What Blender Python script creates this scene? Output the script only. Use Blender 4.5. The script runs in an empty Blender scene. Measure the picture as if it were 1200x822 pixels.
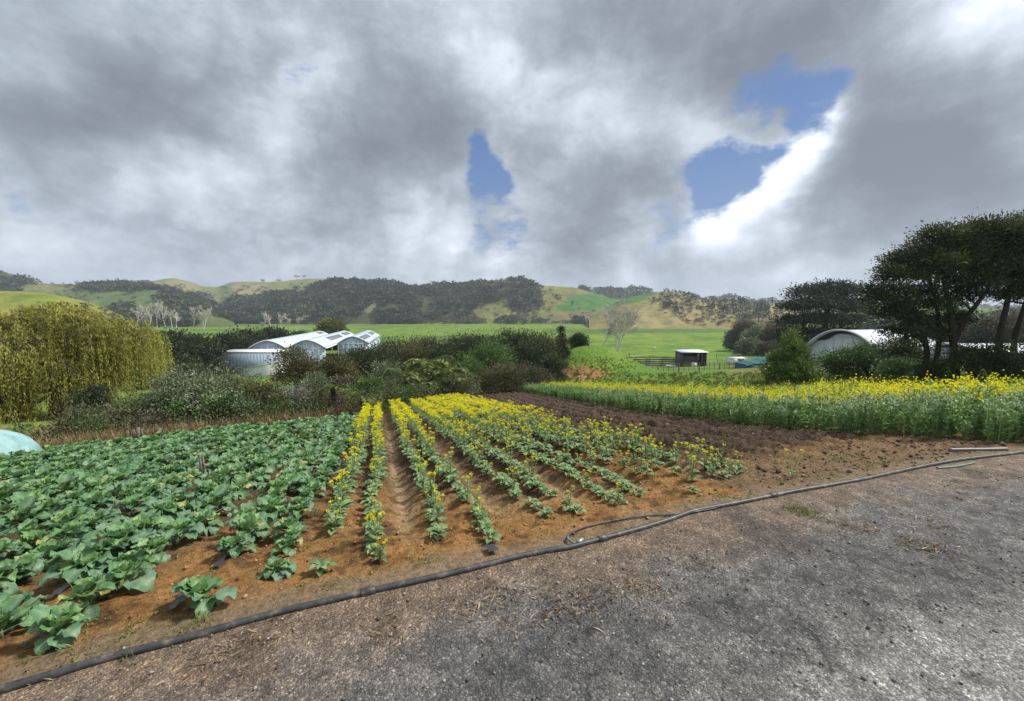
import bpy, math
import numpy as np
rng = np.random.default_rng(7)
R = math.radians
S = bpy.context.scene
COL = S.collection

# ------------------------------------------------------------------ camera
EYE = 2.0; FPX = 470.0; HOR = 369.0
PITCH = math.atan((411 - HOR) / FPX)
cam = bpy.data.cameras.new('camera'); co = bpy.data.objects.new('camera', cam); COL.objects.link(co)
cam.sensor_width = 36; cam.lens = 36 * FPX / 1200; cam.clip_start = 0.05; cam.clip_end = 12000
co.location = (0, 0, EYE); co.rotation_euler = (math.pi / 2 - PITCH, 0, 0)
S.camera = co
S.view_settings.view_transform = 'Standard'; S.view_settings.look = 'None'
S.view_settings.exposure = 0.50; S.view_settings.gamma = 1.0; S.view_settings.use_curve_mapping = False
S.render.engine = 'CYCLES'
S.cycles.max_bounces = 5; S.cycles.diffuse_bounces = 2; S.cycles.glossy_bounces = 2
S.cycles.transmission_bounces = 3; S.cycles.transparent_max_bounces = 6; S.cycles.volume_bounces = 0
S.cycles.caustics_reflective = False; S.cycles.caustics_refractive = False
S.cycles.use_denoising = True
SUN_EL, SUN_AZ = R(50), R(75)          # azimuth measured clockwise from +Y (the view direction)

# ------------------------------------------------------------------ pixel <-> world (1200 x 822 picture)
CP, SP = math.cos(PITCH), math.sin(PITCH)
def rayd(px, py):
    u = (px - 600) / FPX; v = (411 - py) / FPX
    return np.array([u, CP + v * SP, -SP + v * CP])
def at(px, py, D):
    d = rayd(px, py); return np.array([0, 0, EYE]) + d * (D / d[1])
def proj(P):
    P = np.asarray(P, float); x, y, z = P[..., 0], P[..., 1], P[..., 2] - EYE
    f = y * CP - z * SP; u = x / f; v = (y * SP + z * CP) / f
    return 600 + FPX * u, 411 - FPX * v

# ------------------------------------------------------------------ world and sun
W = bpy.data.worlds.new('World'); S.world = W; W.use_nodes = True
class NG:
    def __init__(s, nt): s.nt = nt
    def new(s, t, **kw):
        n = s.nt.nodes.new(t)
        for k, v in kw.items(): setattr(n, k, v)
        return n
    def put(s, sock, v):
        if v is None: return
        if isinstance(v, bpy.types.NodeSocket): s.nt.links.new(v, sock)
        else: sock.default_value = v
    def m(s, op, a, b=None, c=None, clamp=False):
        n = s.new('ShaderNodeMath', operation=op, use_clamp=clamp)
        for i, v in enumerate((a, b, c)): s.put(n.inputs[i], v)
        return n.outputs[0]
    def v(s, op, a, b=None, scale=None):
        n = s.new('ShaderNodeVectorMath', operation=op)
        s.put(n.inputs[0], a); s.put(n.inputs[1], b)
        if scale is not None: s.put(n.inputs['Scale'], scale)
        return n.outputs['Value'] if op in ('DOT_PRODUCT', 'LENGTH') else n.outputs[0]
    def noise(s, vec, scale, detail=4, rough=.5, lac=2.0, dist=0.0, out=0):
        n = s.new('ShaderNodeTexNoise')
        s.put(n.inputs['Vector'], vec); s.put(n.inputs['Scale'], scale); s.put(n.inputs['Detail'], detail)
        s.put(n.inputs['Roughness'], rough); s.put(n.inputs['Lacunarity'], lac); s.put(n.inputs['Distortion'], dist)
        return n.outputs[out]
    def ramp(s, f, stops, interp='LINEAR'):
        n = s.new('ShaderNodeValToRGB'); cr = n.color_ramp; cr.interpolation = interp
        while len(cr.elements) < len(stops): cr.elements.new(.5)
        for e, (p, c) in zip(cr.elements, stops):
            e.position = p; e.color = tuple(c) + (1,) if len(c) == 3 else c
        s.put(n.inputs[0], f); return n.outputs[0]
    def mix(s, f, a, b, mode='MIX'):
        n = s.new('ShaderNodeMix', data_type='RGBA', blend_type=mode); n.clamp_factor = True
        s.put(n.inputs[0], f)
        for i, q in ((6, a), (7, b)):
            if isinstance(q, tuple) and len(q) == 3: q = q + (1,)
            s.put(n.inputs[i], q)
        return n.outputs[2]
    def sm(s, x, a, b):
        n = s.new('ShaderNodeMapRange', interpolation_type='SMOOTHSTEP')
        s.put(n.inputs[0], x); n.inputs[1].default_value = a; n.inputs[2].default_value = b
        return n.outputs[0]

def build_world():
    nt = W.node_tree; nt.nodes.clear(); g = NG(nt)
    out = g.new('ShaderNodeOutputWorld'); bg = g.new('ShaderNodeBackground')
    sky = g.new('ShaderNodeTexSky', sky_type='NISHITA'); sky.sun_disc = False
    sky.sun_elevation = SUN_EL; sky.sun_rotation = SUN_AZ; sky.air_density = 1.0; sky.dust_density = .6; sky.ozone_density = 1.5
    tc = g.new('ShaderNodeTexCoord')
    d = g.v('NORMALIZE', tc.outputs['Generated'])
    sep = g.new('ShaderNodeSeparateXYZ'); g.put(sep.inputs[0], d)
    z = g.m('ADD', g.m('MAXIMUM', sep.outputs[2], 0.0), .16)
    q = g.v('SCALE', d, scale=g.m('DIVIDE', 1.0, z))
    # domain warp makes the edges of the cloud masses ragged
    w1 = g.v('SUBTRACT', g.noise(q, .9, 4, .55, out=1), (.5, .5, .5))
    w2 = g.v('SUBTRACT', g.noise(d, 5.0, 7, .52, out=1), (.5, .5, .5))
    w3 = g.v('SUBTRACT', g.noise(d, 3.5, 2, .5, out=1), (.5, .5, .5))
    dw = g.v('NORMALIZE', g.v('ADD', g.v('ADD', d, g.v('SCALE', w1, scale=.14)), g.v('SCALE', w2, scale=.15)))
    db = g.v('NORMALIZE', g.v('ADD', g.v('ADD', d, g.v('SCALE', w3, scale=.10)), g.v('SCALE', w2, scale=.24)))
    def blob(vec, px, py, sp):
        c = rayd(px, py); c = c / np.linalg.norm(c)
        ct = c[1] * CP - c[2] * SP
        sig = sp / FPX * ct ** 1.5
        k = 1.0 / sig ** 2
        dt = g.v('DOT_PRODUCT', vec, tuple(c))
        return g.m('EXPONENT', g.m('MULTIPLY', g.m('SUBTRACT', dt, 1.0), k))
    # T is how thick the cloud is in a direction: clear air below 0, bright thin cloud, then grey bases
    T = g.m('ADD', .43, 0.0)
    for (px, py, sp, a) in [
        # thin, bright places
        (20, 55, 50, -.34), (95, 85, 36, -.12), (225, 190, 40, -.30), (330, 160, 50, -.34), (385, 95, 32, -.30), (500, 248, 34, -.26), (470, 275, 45, -.14),
        (610, 100, 62, -.36), (712, 150, 52, -.36), (770, 105, 50, -.22), (612, 245, 28, -.18), (592, 292, 18, -.15), (820, 160, 30, -.34), (968, 162, 30, -.50), (882, 226, 34, -.46),
        (925, 212, 26, -.32), (850, 262, 30, -.28), (1140, 52, 60, -.26), (1080, 90, 36, -.22), (1190, 20, 46, -.2), (320, 282, 55, -.22), (200, 240, 50, -.16), (60, 245, 70, -.12), (740, 300, 36, -.22),
        (560, 60, 50, -.12), (430, 25, 40, -.12), (860, 320, 50, -.10), (130, 300, 50, -.1), (1010, 300, 50, -.12),
        # thick grey bases
        (150, 115, 70, .26), (120, 35, 45, .14), (255, 125, 55, .18), (460, 165, 72, .34), (415, 215, 40, .12), (685, 215, 52, .36), (640, 180, 34, .16), (745, 222, 42, .26), (860, 25, 105, .26), (690, 22, 75, .22),
        (985, 50, 65, .18), (1110, 155, 72, .34), (1045, 130, 42, .28), (1065, 235, 70, .28), (1175, 225, 55, .18), (60, 165, 75, .24), (25, 130, 50, .14), (205, 275, 60, .12), (290, 55, 50, .16), (965, 262, 44, .2), (690, 296, 26, .24),
        (800, 60, 60, .1), (540, 130, 40, .1), (350, 235, 50, .12)]:
        T = g.m('ADD', T, g.m('MULTIPLY', blob(dw, px, py, sp), a))
    Hs = g.m('ADD', 0.0, 0.0)
    for (px, py, sp, a) in [(565, 172, 17, .75), (571, 200, 17, .85), (576, 226, 15, .6), (578, 268, 24, .62), (620, 290, 17, .55), (832, 206, 26, .85), (858, 192, 24, .8), (884, 165, 18, .45), (880, 128, 18, .6), (912, 112, 22, .85), (950, 112, 22, .8), (985, 106, 18, .5), (908, 184, 16, .5), (925, 160, 14, .4),
                            (893, 146, 15, -.75), (872, 158, 12, -.35), (842, 172, 14, -.35), (935, 138, 12, -.3), (575, 246, 9, -.5), (560, 190, 8, -.2), (368, 92, 20, .5), (30, 232, 26, .5), (770, 288, 18, .6), (792, 268, 12, .4)]:
        Hs = g.m('ADD', Hs, g.m('MULTIPLY', blob(db, px, py, sp * 1.08), a))
    f1 = lambda v: g.noise(v, 3.2, 9, .60, dist=.1)
    f2 = lambda v: g.noise(v, 1.0, 8, .52, dist=.1)
    dz = g.v('MULTIPLY', d, (1.0, 1.0, 2.1)); F1 = f1(dz); F2 = f2(q)
    bil = g.m('ABSOLUTE', g.m('SUBTRACT', g.noise(g.v('ADD', d, g.v('SCALE', w2, scale=.05)), 9.0, 5, .55), .5))          # creases between billows
    lowz = g.sm(sep.outputs[2], .01, .14)
    tex = g.m('ADD', g.m('ADD', g.m('MULTIPLY', g.m('SUBTRACT', F1, .5), 1.2), g.m('MULTIPLY', g.m('SUBTRACT', F2, .5), .55)), g.m('MULTIPLY', g.m('SUBTRACT', bil, .10), -1.0))
    wisp = g.m('SUBTRACT', g.noise(g.v('ADD', g.v('MULTIPLY', d, (1.0, 1.0, 1.9)), g.v('SCALE', w2, scale=.05)), 12.0, 9, .62), .5)
    tex = g.m('ADD', tex, g.m('MULTIPLY', wisp, .42))
    T = g.m('ADD', T, g.m('MULTIPLY', tex, g.m('ADD', .75, g.m('MULTIPLY', lowz, .25))))
    # billows turned towards the light come out paler
    rel = g.m('ADD', g.m('MULTIPLY', g.m('SUBTRACT', F1, f1(g.v('ADD', dz, (.018, 0, .045)))), .9), g.m('MULTIPLY', g.m('SUBTRACT', F2, f2(g.v('ADD', q, (.12, .06, 0)))), .4))
    sund = (math.sin(SUN_AZ) * math.cos(SUN_EL), math.cos(SUN_AZ) * math.cos(SUN_EL), math.sin(SUN_EL))
    glow = g.m('EXPONENT', g.m('MULTIPLY', g.m('SUBTRACT', g.v('DOT_PRODUCT', d, sund), 1.0), 7.0))
    thin = g.m('ADD', g.m('MULTIPLY', g.sm(sep.outputs[2], .22, .03), .16), g.m('ADD', g.m('MULTIPLY', g.sm(sep.outputs[2], .62, .95), .22), g.m('ADD', g.m('MULTIPLY', glow, .16), g.m('MULTIPLY', g.sm(sep.outputs[1], .1, -.7), .18))))  # horizon lift, plus added fill brightness in unseen cloud overhead, sunward and behind
    wht = g.m('ADD', 0.0, 0.0)         # the sunlit cumulus heads
    for (px, py, sp, a) in [(978, 160, 26, .42), (962, 185, 18, .3), (890, 225, 30, .36), (925, 205, 20, .2), (592, 290, 16, .24), (602, 242, 18, .16), (1150, 45, 50, .10), (515, 245, 20, .07), (825, 150, 22, .16), (845, 265, 24, .16), (535, 262, 14, .1), (745, 150, 30, .08), (345, 155, 26, .1)]:
        wht = g.m('ADD', wht, g.m('MULTIPLY', blob(dw, px, py, sp), a))
    wht = g.m('MULTIPLY', wht, g.m('ADD', .80, g.m('MULTIPLY', wisp, 3.0)))
    Tc = g.m('SUBTRACT', g.m('SUBTRACT', T, g.m('ADD', g.m('MULTIPLY', rel, .8), wht)), g.m('ADD', thin, -.4))
    Tc = g.m('DIVIDE', Tc, 1.4)
    k = 9.2
    cl = g.ramp(Tc, [(0.0, (0.97, 0.98, 1.0)), (0.179, (0.86, 0.885, 0.92)), (0.314, (0.66, 0.695, 0.745)), (0.429, (0.53, 0.565, 0.615)), (0.586, (0.37, 0.405, 0.45)), (0.736, (.272, .30, .335)), (0.879, (.215, .238, .268)), (1.0, (.18, .20, .228))])
    B = g.sm(g.m('SUBTRACT', Hs, g.m('ADD', g.m('MULTIPLY', wisp, 1.9), g.m('MULTIPLY', g.m('SUBTRACT', T, .35), .22))), .30, .95)
    blue = g.mix(.65, g.mix(1.0, sky.outputs[0], (.55, .55, .55), 'MULTIPLY'), g.mix(g.sm(sep.outputs[2], .05, .5), (1.7, 2.7, 4.8), (.80, 1.62, 3.9)))
    cl10 = g.mix(1.0, cl, (k * .97, k * 1.0, k * 1.045), 'MULTIPLY')
    skyc = g.mix(B, cl10, blue)
    hz = g.sm(sep.outputs[2], .11, -.01)
    skyc = g.mix(g.m('MULTIPLY', hz, .42), skyc, (3.3, 3.9, 4.8))
    g.put(bg.inputs[0], skyc); bg.inputs[1].default_value = 0.1
    nt.links.new(bg.outputs[0], out.inputs[0])
build_world()
W.cycles.sampling_method = 'MANUAL'; W.cycles.sample_map_resolution = 512

sl = bpy.data.lights.new('sun', 'SUN'); sl.energy = 3.8; sl.angle = R(8); sl.color = (1, .95, .87)
so = bpy.data.objects.new('sun', sl); COL.objects.link(so)
so.rotation_euler = (math.pi / 2 - SUN_EL, 0, math.pi - SUN_AZ)

# ------------------------------------------------------------------ helpers
def hsh(ix, iy, seed):
    h = (ix.astype(np.int64) * 374761393 + iy.astype(np.int64) * 668265263 + seed * 974711) & 0xFFFFFFFF
    h = ((h ^ (h >> 13)) * 1274126177) & 0xFFFFFFFF
    h = h ^ (h >> 16)
    return (h & 0xFFFFFF) / float(0x1000000)
def vn(x, y, seed=0):
    x = np.asarray(x, float); y = np.asarray(y, float)
    ix, iy = np.floor(x), np.floor(y); fx, fy = x - ix, y - iy
    fx = fx * fx * (3 - 2 * fx); fy = fy * fy * (3 - 2 * fy)
    a, b = hsh(ix, iy, seed), hsh(ix + 1, iy, seed); c, d = hsh(ix, iy + 1, seed), hsh(ix + 1, iy + 1, seed)
    return (a + (b - a) * fx) * (1 - fy) + (c + (d - c) * fx) * fy
def fbm(x, y, seed=0, o=4, g=.5):
    s = 0; a = 1; t = 0
    for i in range(o):
        s = s + a * vn(x * 2 ** i, y * 2 ** i, seed + 17 * i); t += a; a *= g
    return s / t - .5
def sst(x, a, b):
    t = np.clip((np.asarray(x, float) - a) / (b - a), 0, 1); return t * t * (3 - 2 * t)
def inpoly(x, y, poly):
    x = np.asarray(x, float); y = np.asarray(y, float); c = np.zeros(x.shape, bool)
    n = len(poly)
    for i in range(n):
        x1, y1 = poly[i]; x2, y2 = poly[(i + 1) % n]
        if y1 == y2: continue
        k = ((y1 > y) != (y2 > y)) & (x < (x2 - x1) * (y - y1) / (y2 - y1) + x1)
        c ^= k
    return c
def unit(v): return v / np.maximum(np.linalg.norm(v, axis=-1, keepdims=True), 1e-9)

class MB:
    """collects pieces of one mesh"""
    def __init__(s): s.V = []; s.Q = []; s.T = []; s.n = 0; s.qm = []; s.tm = []; s.A = {}; s.cnt = []
    def add(s, V, F, mat=0, **attr):
        V = np.asarray(V, float).reshape(-1, 3)
        F = np.asarray(F, np.int64)
        if len(F):
            if F.shape[1] == 4: s.Q.append(F + s.n); s.qm.append(np.full(len(F), mat))
            else: s.T.append(F + s.n); s.tm.append(np.full(len(F), mat))
        for k, a in attr.items():
            s.A.setdefault(k, []).append((s.n, np.broadcast_to(np.asarray(a, np.float32), (len(V),))))
        s.V.append(V); s.n += len(V); return s
    def mesh(s, name, mats, smooth=False):
        me = bpy.data.meshes.new(name)
        V = np.concatenate(s.V) if s.V else np.zeros((0, 3))
        Q = np.concatenate(s.Q) if s.Q else np.zeros((0, 4), np.int64)
        T = np.concatenate(s.T) if s.T else np.zeros((0, 3), np.int64)
        me.vertices.add(len(V)); me.vertices.foreach_set('co', V.astype(np.float32).ravel())
        nl = Q.size + T.size
        me.loops.add(nl); me.loops.foreach_set('vertex_index', np.concatenate([Q.ravel(), T.ravel()]).astype(np.int32))
        me.polygons.add(len(Q) + len(T))
        st = np.concatenate([np.arange(len(Q)) * 4, len(Q) * 4 + np.arange(len(T)) * 3]).astype(np.int32)
        me.polygons.foreach_set('loop_start', st)
        me.polygons.foreach_set('loop_total', np.concatenate([np.full(len(Q), 4), np.full(len(T), 3)]).astype(np.int32))
        mi = np.concatenate([np.concatenate(s.qm) if s.qm else np.zeros(0), np.concatenate(s.tm) if s.tm else np.zeros(0)]).astype(np.int32)
        me.polygons.foreach_set('material_index', mi)
        if smooth: me.polygons.foreach_set('use_smooth', np.ones(len(Q) + len(T), bool))
        for k, L in s.A.items():
            arr = np.zeros(len(V), np.float32)
            for o, a in L: arr[o:o + len(a)] = a
            at_ = me.attributes.new(k, 'FLOAT', 'POINT'); at_.data.foreach_set('value', arr)
        for m in (mats if isinstance(mats, (list, tuple)) else [mats]): me.materials.append(m)
        me.update(calc_edges=True); return me
    def build(s, name, mats, parent=None, smooth=False, loc=None):
        return link(name, s.mesh(name, mats, smooth), parent, loc)
    def arrays(s):
        V = np.concatenate(s.V); A = {}
        for k, L in s.A.items():
            arr = np.zeros(len(V), np.float32)
            for o, a in L: arr[o:o + len(a)] = a
            A[k] = arr
        return V, (np.concatenate(s.Q) if s.Q else np.zeros((0, 4), np.int64), np.concatenate(s.qm) if s.qm else np.zeros(0, int)), \
            (np.concatenate(s.T) if s.T else np.zeros((0, 3), np.int64), np.concatenate(s.tm) if s.tm else np.zeros(0, int)), A
    def addmb(s, arrs, M=None, loc=(0, 0, 0)):
        V, (Q, qm), (T, tm), A = arrs
        if M is not None: V = V @ np.asarray(M).T
        V = V + np.asarray(loc)
        if len(Q): s.Q.append(Q + s.n); s.qm.append(qm)
        if len(T): s.T.append(T + s.n); s.tm.append(tm)
        for k, a in A.items(): s.A.setdefault(k, []).append((s.n, a))
        s.V.append(V); s.n += len(V)

def link(name, me, parent=None, loc=None):
    o = bpy.data.objects.new(name, me); COL.objects.link(o)
    if parent is not None: o.parent = parent
    if loc is not None: o.location = loc
    return o
def empty(name, loc=(0, 0, 0), rz=0):
    o = bpy.data.objects.new(name, None); COL.objects.link(o); o.location = tuple(float(v) for v in loc); o.rotation_euler.z = rz
    o.empty_display_size = .2; return o
def tag(o, label, cat, group=None, kind=None):
    o['label'] = label; o['category'] = cat
    if group: o['group'] = group
    if kind: o['kind'] = kind
    return o
def struct(o): o['kind'] = 'structure'; return o
def stuff(o, label, cat): o['kind'] = 'stuff'; o['label'] = label; o['category'] = cat; return o
def dup(o, loc, rz=None, sc=None, label=None, group=None):
    c = o.copy(); COL.objects.link(c); c.location = loc
    if rz is not None: c.rotation_euler.z = rz
    if sc is not None: c.scale = sc
    if label: c['label'] = label
    if group: c['group'] = group
    for ch in o.children:
        k = ch.copy(); COL.objects.link(k); k.parent = c
    return c
def rotz(a):
    c, s = math.cos(a), math.sin(a); return np.array([[c, -s, 0], [s, c, 0], [0, 0, 1]])
def rotx(a):
    c, s = math.cos(a), math.sin(a); return np.array([[1, 0, 0], [0, c, -s], [0, s, c]])
def setcol(me, name, C):
    a = me.color_attributes.new(name, 'FLOAT_COLOR', 'POINT')
    C = np.concatenate([C, np.ones((len(C), 1))], 1).astype(np.float32); a.data.foreach_set('color', C.ravel())

def box(mb, c, h, R_=None, mat=0, **at_):
    v = np.array([[x, y, z] for x in (-1, 1) for y in (-1, 1) for z in (-1, 1)], float) * np.asarray(h)
    if R_ is not None: v = v @ np.asarray(R_).T
    f = [[0, 1, 3, 2], [4, 6, 7, 5], [0, 4, 5, 1], [2, 3, 7, 6], [0, 2, 6, 4], [1, 5, 7, 3]]
    mb.add(v + np.asarray(c), f, mat, **at_)
def tube(mb, P, r, n=6, mat=0, cap=True, **at_):
    P = np.asarray(P, float); m = len(P); r = np.broadcast_to(np.asarray(r, float), (m,))
    T = unit(np.gradient(P, axis=0)); up = np.array([0, 0, 1.0])
    ref = np.where(np.abs(T @ up)[:, None] > .95, np.array([[1.0, 0, 0]]), up[None])
    A = unit(np.cross(ref, T)); B = np.cross(T, A)
    for i in range(1, m):   # keep the frame from flipping
        a = A[i - 1] - T[i] * (A[i - 1] @ T[i]); A[i] = a / max(np.linalg.norm(a), 1e-9); B[i] = np.cross(T[i], A[i])
    an = np.linspace(0, 2 * math.pi, n, endpoint=False)
    V = (P[:, None] + r[:, None, None] * (np.cos(an)[None, :, None] * A[:, None] + np.sin(an)[None, :, None] * B[:, None])).reshape(-1, 3)
    i = np.arange(m - 1)[:, None] * n; j = np.arange(n)[None]; k = (j + 1) % n
    F = np.stack([i + j, i + k, i + n + k, i + n + j], -1).reshape(-1, 4)
    V = np.concatenate([V, P[:1], P[-1:]])
    mb.add(V, F, mat, **at_)
    if cap:
        a = m * n; b = a + 1; j = np.arange(n); k = (j + 1) % n
        o = mb.n - len(V)
        tri = np.concatenate([np.stack([k, j, np.full(n, a)], -1), np.stack([(m - 1) * n + j, (m - 1) * n + k, np.full(n, b)], -1)])
        mb.T.append(tri + o); mb.tm.append(np.full(len(tri), mat))
def curve(pts, n=10):
    """smooth polyline through points"""
    pts = np.asarray(pts, float); k = len(pts)
    t = np.linspace(0, k - 1, n); i = np.clip(t.astype(int), 0, k - 2); f = (t - i)[:, None]
    p0 = pts[np.clip(i - 1, 0, k - 1)]; p1 = pts[i]; p2 = pts[i + 1]; p3 = pts[np.clip(i + 2, 0, k - 1)]
    return .5 * ((2 * p1) + (-p0 + p2) * f + (2 * p0 - 5 * p1 + 4 * p2 - p3) * f ** 2 + (-p0 + 3 * p1 - 3 * p2 + p3) * f ** 3)
def leaves(mb, P, A, L, Wd, rng, mat=0, fold=.15, tint=None):
    """one four-cornered leaf per point, growing along A"""
    n = len(P); A = unit(A); b = unit(np.cross(A, rng.normal(size=(n, 3)))); c = np.cross(A, b)
    L = np.broadcast_to(L, (n,))[:, None]; Wd = np.broadcast_to(Wd, (n,))[:, None]
    mid = P + A * L * .45 - c * L * fold
    V = np.stack([P, mid + b * Wd * .5, P + A * L, mid - b * Wd * .5], 1).reshape(-1, 3)
    F = np.arange(4 * n).reshape(-1, 4)
    if tint is None: tint = rng.random(n)
    mb.add(V, F, mat, tint=np.repeat(tint, 4))

# ------------------------------------------------------------------ materials
def pmat(name, fn, rough=.8, spec=.3, bump=None, metal=0.0):
    m = bpy.data.materials.new(name); m.use_nodes = True; nt = m.node_tree; g = NG(nt)
    b = nt.nodes['Principled BSDF']; b.inputs['Roughness'].default_value = rough
    b.inputs['Specular IOR Level'].default_value = spec; b.inputs['Metallic'].default_value = metal
    c = fn(g)
    if isinstance(c, tuple): c = c if len(c) == 4 else c + (1,)
    g.put(b.inputs['Base Color'], c)
    if bump:
        h, st, ds = bump(g); bn = g.new('ShaderNodeBump'); bn.inputs['Strength'].default_value = st
        bn.inputs['Distance'].default_value = ds; g.put(bn.inputs['Height'], h); g.put(b.inputs['Normal'], bn.outputs[0])
    return m
def opos(g): return g.new('ShaderNodeTexCoord').outputs['Object']
def wpos(g): return g.new('ShaderNodeNewGeometry').outputs['Position']
def attr(g, name, out='Fac'):
    n = g.new('ShaderNodeAttribute'); n.attribute_name = name; return n.outputs[out]
def varied(c, amt=.25, scale=3.0, detail=4):
    lo = tuple(v * (1 - amt) for v in c); hi = tuple(min(1, v * (1 + amt)) for v in c)
    return lambda g: g.ramp(g.noise(wpos(g), scale, detail, .6), [(.25, lo), (.75, hi)])
def leaf_mat(name, stops, rough=.55, spec=.25, tr=.25, nscale=.6):
    """stops: dark to light leaf colours, picked by each leaf's own tint and a patchy noise"""
    m = bpy.data.materials.new(name); m.use_nodes = True; nt = m.node_tree; g = NG(nt)
    b = nt.nodes['Principled BSDF']; b.inputs['Roughness'].default_value = rough; b.inputs['Specular IOR Level'].default_value = spec
    f = g.m('ADD', g.m('MULTIPLY', attr(g, 'tint'), .75), g.m('MULTIPLY', g.m('SUBTRACT', g.noise(wpos(g), nscale, 3), .35), .5), clamp=True)
    n = len(stops)
    c = g.ramp(f, [((i + .3) / n if n > 1 else 0, s) for i, s in enumerate(stops)])
    g.put(b.inputs['Base Color'], c)
    if tr > 0:
        t = g.new('ShaderNodeBsdfTranslucent'); g.put(t.inputs[0], c)
        mx = g.new('ShaderNodeMixShader'); mx.inputs[0].default_value = tr
        nt.links.new(b.outputs[0], mx.inputs[1]); nt.links.new(t.outputs[0], mx.inputs[2])
        nt.links.new(mx.outputs[0], nt.nodes['Material Output'].inputs[0])
    return m

M = {}
M['bark'] = pmat('bark', varied((.075, .06, .048), .5, 9), .9, .1)
M['bark_dark'] = pmat('bark_dark', varied((.040, .034, .029), .4, 9), .9, .1)
M['bark_pale'] = pmat('bark_pale', varied((.58, .55, .51), .25, 4), .9, .1)
M['bark_grey'] = pmat('bark_grey', varied((.20, .18, .155), .4, 8), .9, .1)
M['dark_leaf'] = leaf_mat('dark_leaf', [(0.023, 0.035, 0.019), (0.055, 0.074, 0.035), (0.108, 0.133, 0.058)])
M['olive_leaf'] = leaf_mat('olive_leaf', [(0.052, 0.055, 0.024), (0.104, 0.104, 0.046), (0.192, 0.174, 0.073)])
M['green_leaf'] = leaf_mat('green_leaf', [(0.036, 0.068, 0.022), (0.082, 0.154, 0.040), (0.162, 0.260, 0.072)])
M['bright_leaf'] = leaf_mat('bright_leaf', [(0.049, 0.089, 0.019), (0.121, 0.194, 0.041), (0.244, 0.341, 0.073)])
M['grey_leaf'] = leaf_mat('grey_leaf', [(.060, .080, .040), (.150, .190, .100), (.31, .35, .22)])
M['silver_leaf'] = leaf_mat('silver_leaf', [(0.126, 0.119, 0.105), (0.238, 0.231, 0.210), (0.448, 0.434, 0.420)])
M['yellow_leaf'] = leaf_mat('yellow_leaf', [(.07, .08, .018), (.14, .155, .03), (.25, .27, .06)])
M['willow_leaf'] = leaf_mat('willow_leaf', [(.095, .100, .022), (.30, .295, .055), (.54, .52, .12)], tr=.35, nscale=.35)
M['kanuka_leaf'] = leaf_mat('kanuka_leaf', [(0.016, 0.024, 0.010), (0.046, 0.063, 0.022), (0.149, 0.167, 0.052)], nscale=.9)
M['pine_leaf'] = leaf_mat('pine_leaf', [(0.023, 0.036, 0.025), (0.045, 0.071, 0.045), (0.084, 0.116, 0.068)])
M['brown_leaf'] = leaf_mat('brown_leaf', [(0.065, 0.055, 0.039), (0.130, 0.111, 0.072), (0.221, 0.195, 0.130)])
M['twig'] = leaf_mat('twig', [(.14, .115, .095), (.24, .205, .17), (.38, .34, .30)], tr=0)
M['twig_pale'] = leaf_mat('twig_pale', [(.36, .32, .28), (.50, .46, .42), (.64, .60, .56)], tr=0)
M['fern_leaf'] = leaf_mat('fern_leaf', [(.030, .046, .014), (.085, .112, .032), (.21, .24, .07)], tr=.3)
M['white_flower'] = leaf_mat('white_flower', [(.42, .42, .36), (.6, .6, .54), (.75, .75, .7)], tr=.3)
M['yellow_flower'] = leaf_mat('yellow_flower', [(.66, .58, .010), (.82, .76, .022), (.88, .84, .06)], tr=.35, spec=.1)
M['forest_leaf'] = leaf_mat('forest_leaf', [(0.019, 0.031, 0.014), (0.055, 0.079, 0.031), (0.162, 0.186, 0.072)], nscale=.012)
M['scrub_leaf'] = leaf_mat('scrub_leaf', [(0.065, 0.065, 0.039), (0.137, 0.130, 0.081), (0.260, 0.240, 0.156)], nscale=.04)
M['grass_blade'] = leaf_mat('grass_blade', [(0.081, 0.115, 0.024), (0.162, 0.203, 0.041), (0.338, 0.338, 0.108)], tr=.3)
M['dry_blade'] = leaf_mat('dry_blade', [(.16, .10, .05), (.28, .20, .10), (.45, .36, .22)], tr=.2)
M['rust_blade'] = leaf_mat('rust_blade', [(.06, .038, .024), (.115, .07, .042), (.19, .13, .08)], tr=.2)
M['timber'] = pmat('timber', varied((.16, .14, .12), .45, 12), .9, .1)
M['timber_dark'] = pmat('timber_dark', varied((.12, .112, .105), .45, 8), .9, .1)
M['white_paint'] = pmat('white_paint', varied((.78, .79, .80), .07, 2), .5, .4)
M['pale_blue'] = pmat('pale_blue', varied((.33, .41, .49), .08, 1), .5, .4)
M['film'] = pmat('film', varied((.58, .62, .67), .14, .6), .35, .5)
M['film_grey'] = pmat('film_grey', varied((.58, .59, .60), .10, .8), .6, .3)
M['gable_film'] = pmat('gable_film', varied((.44, .52, .60), .16, .7), .35, .5)
M['dark_gap'] = pmat('dark_gap', lambda g: (.03, .033, .036), .8, .2)
M['vent'] = pmat('vent', varied((.14, .155, .17), .2, 1), .5, .4)
M['teal'] = pmat('teal', varied((.004, .085, .088), .3, 5), .45, .4)
M['terracotta'] = pmat('terracotta', varied((.32, .15, .08), .3, 2), .9, .1)
M['wire'] = pmat('wire', lambda g: (.22, .22, .21), .5, .5)

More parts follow.
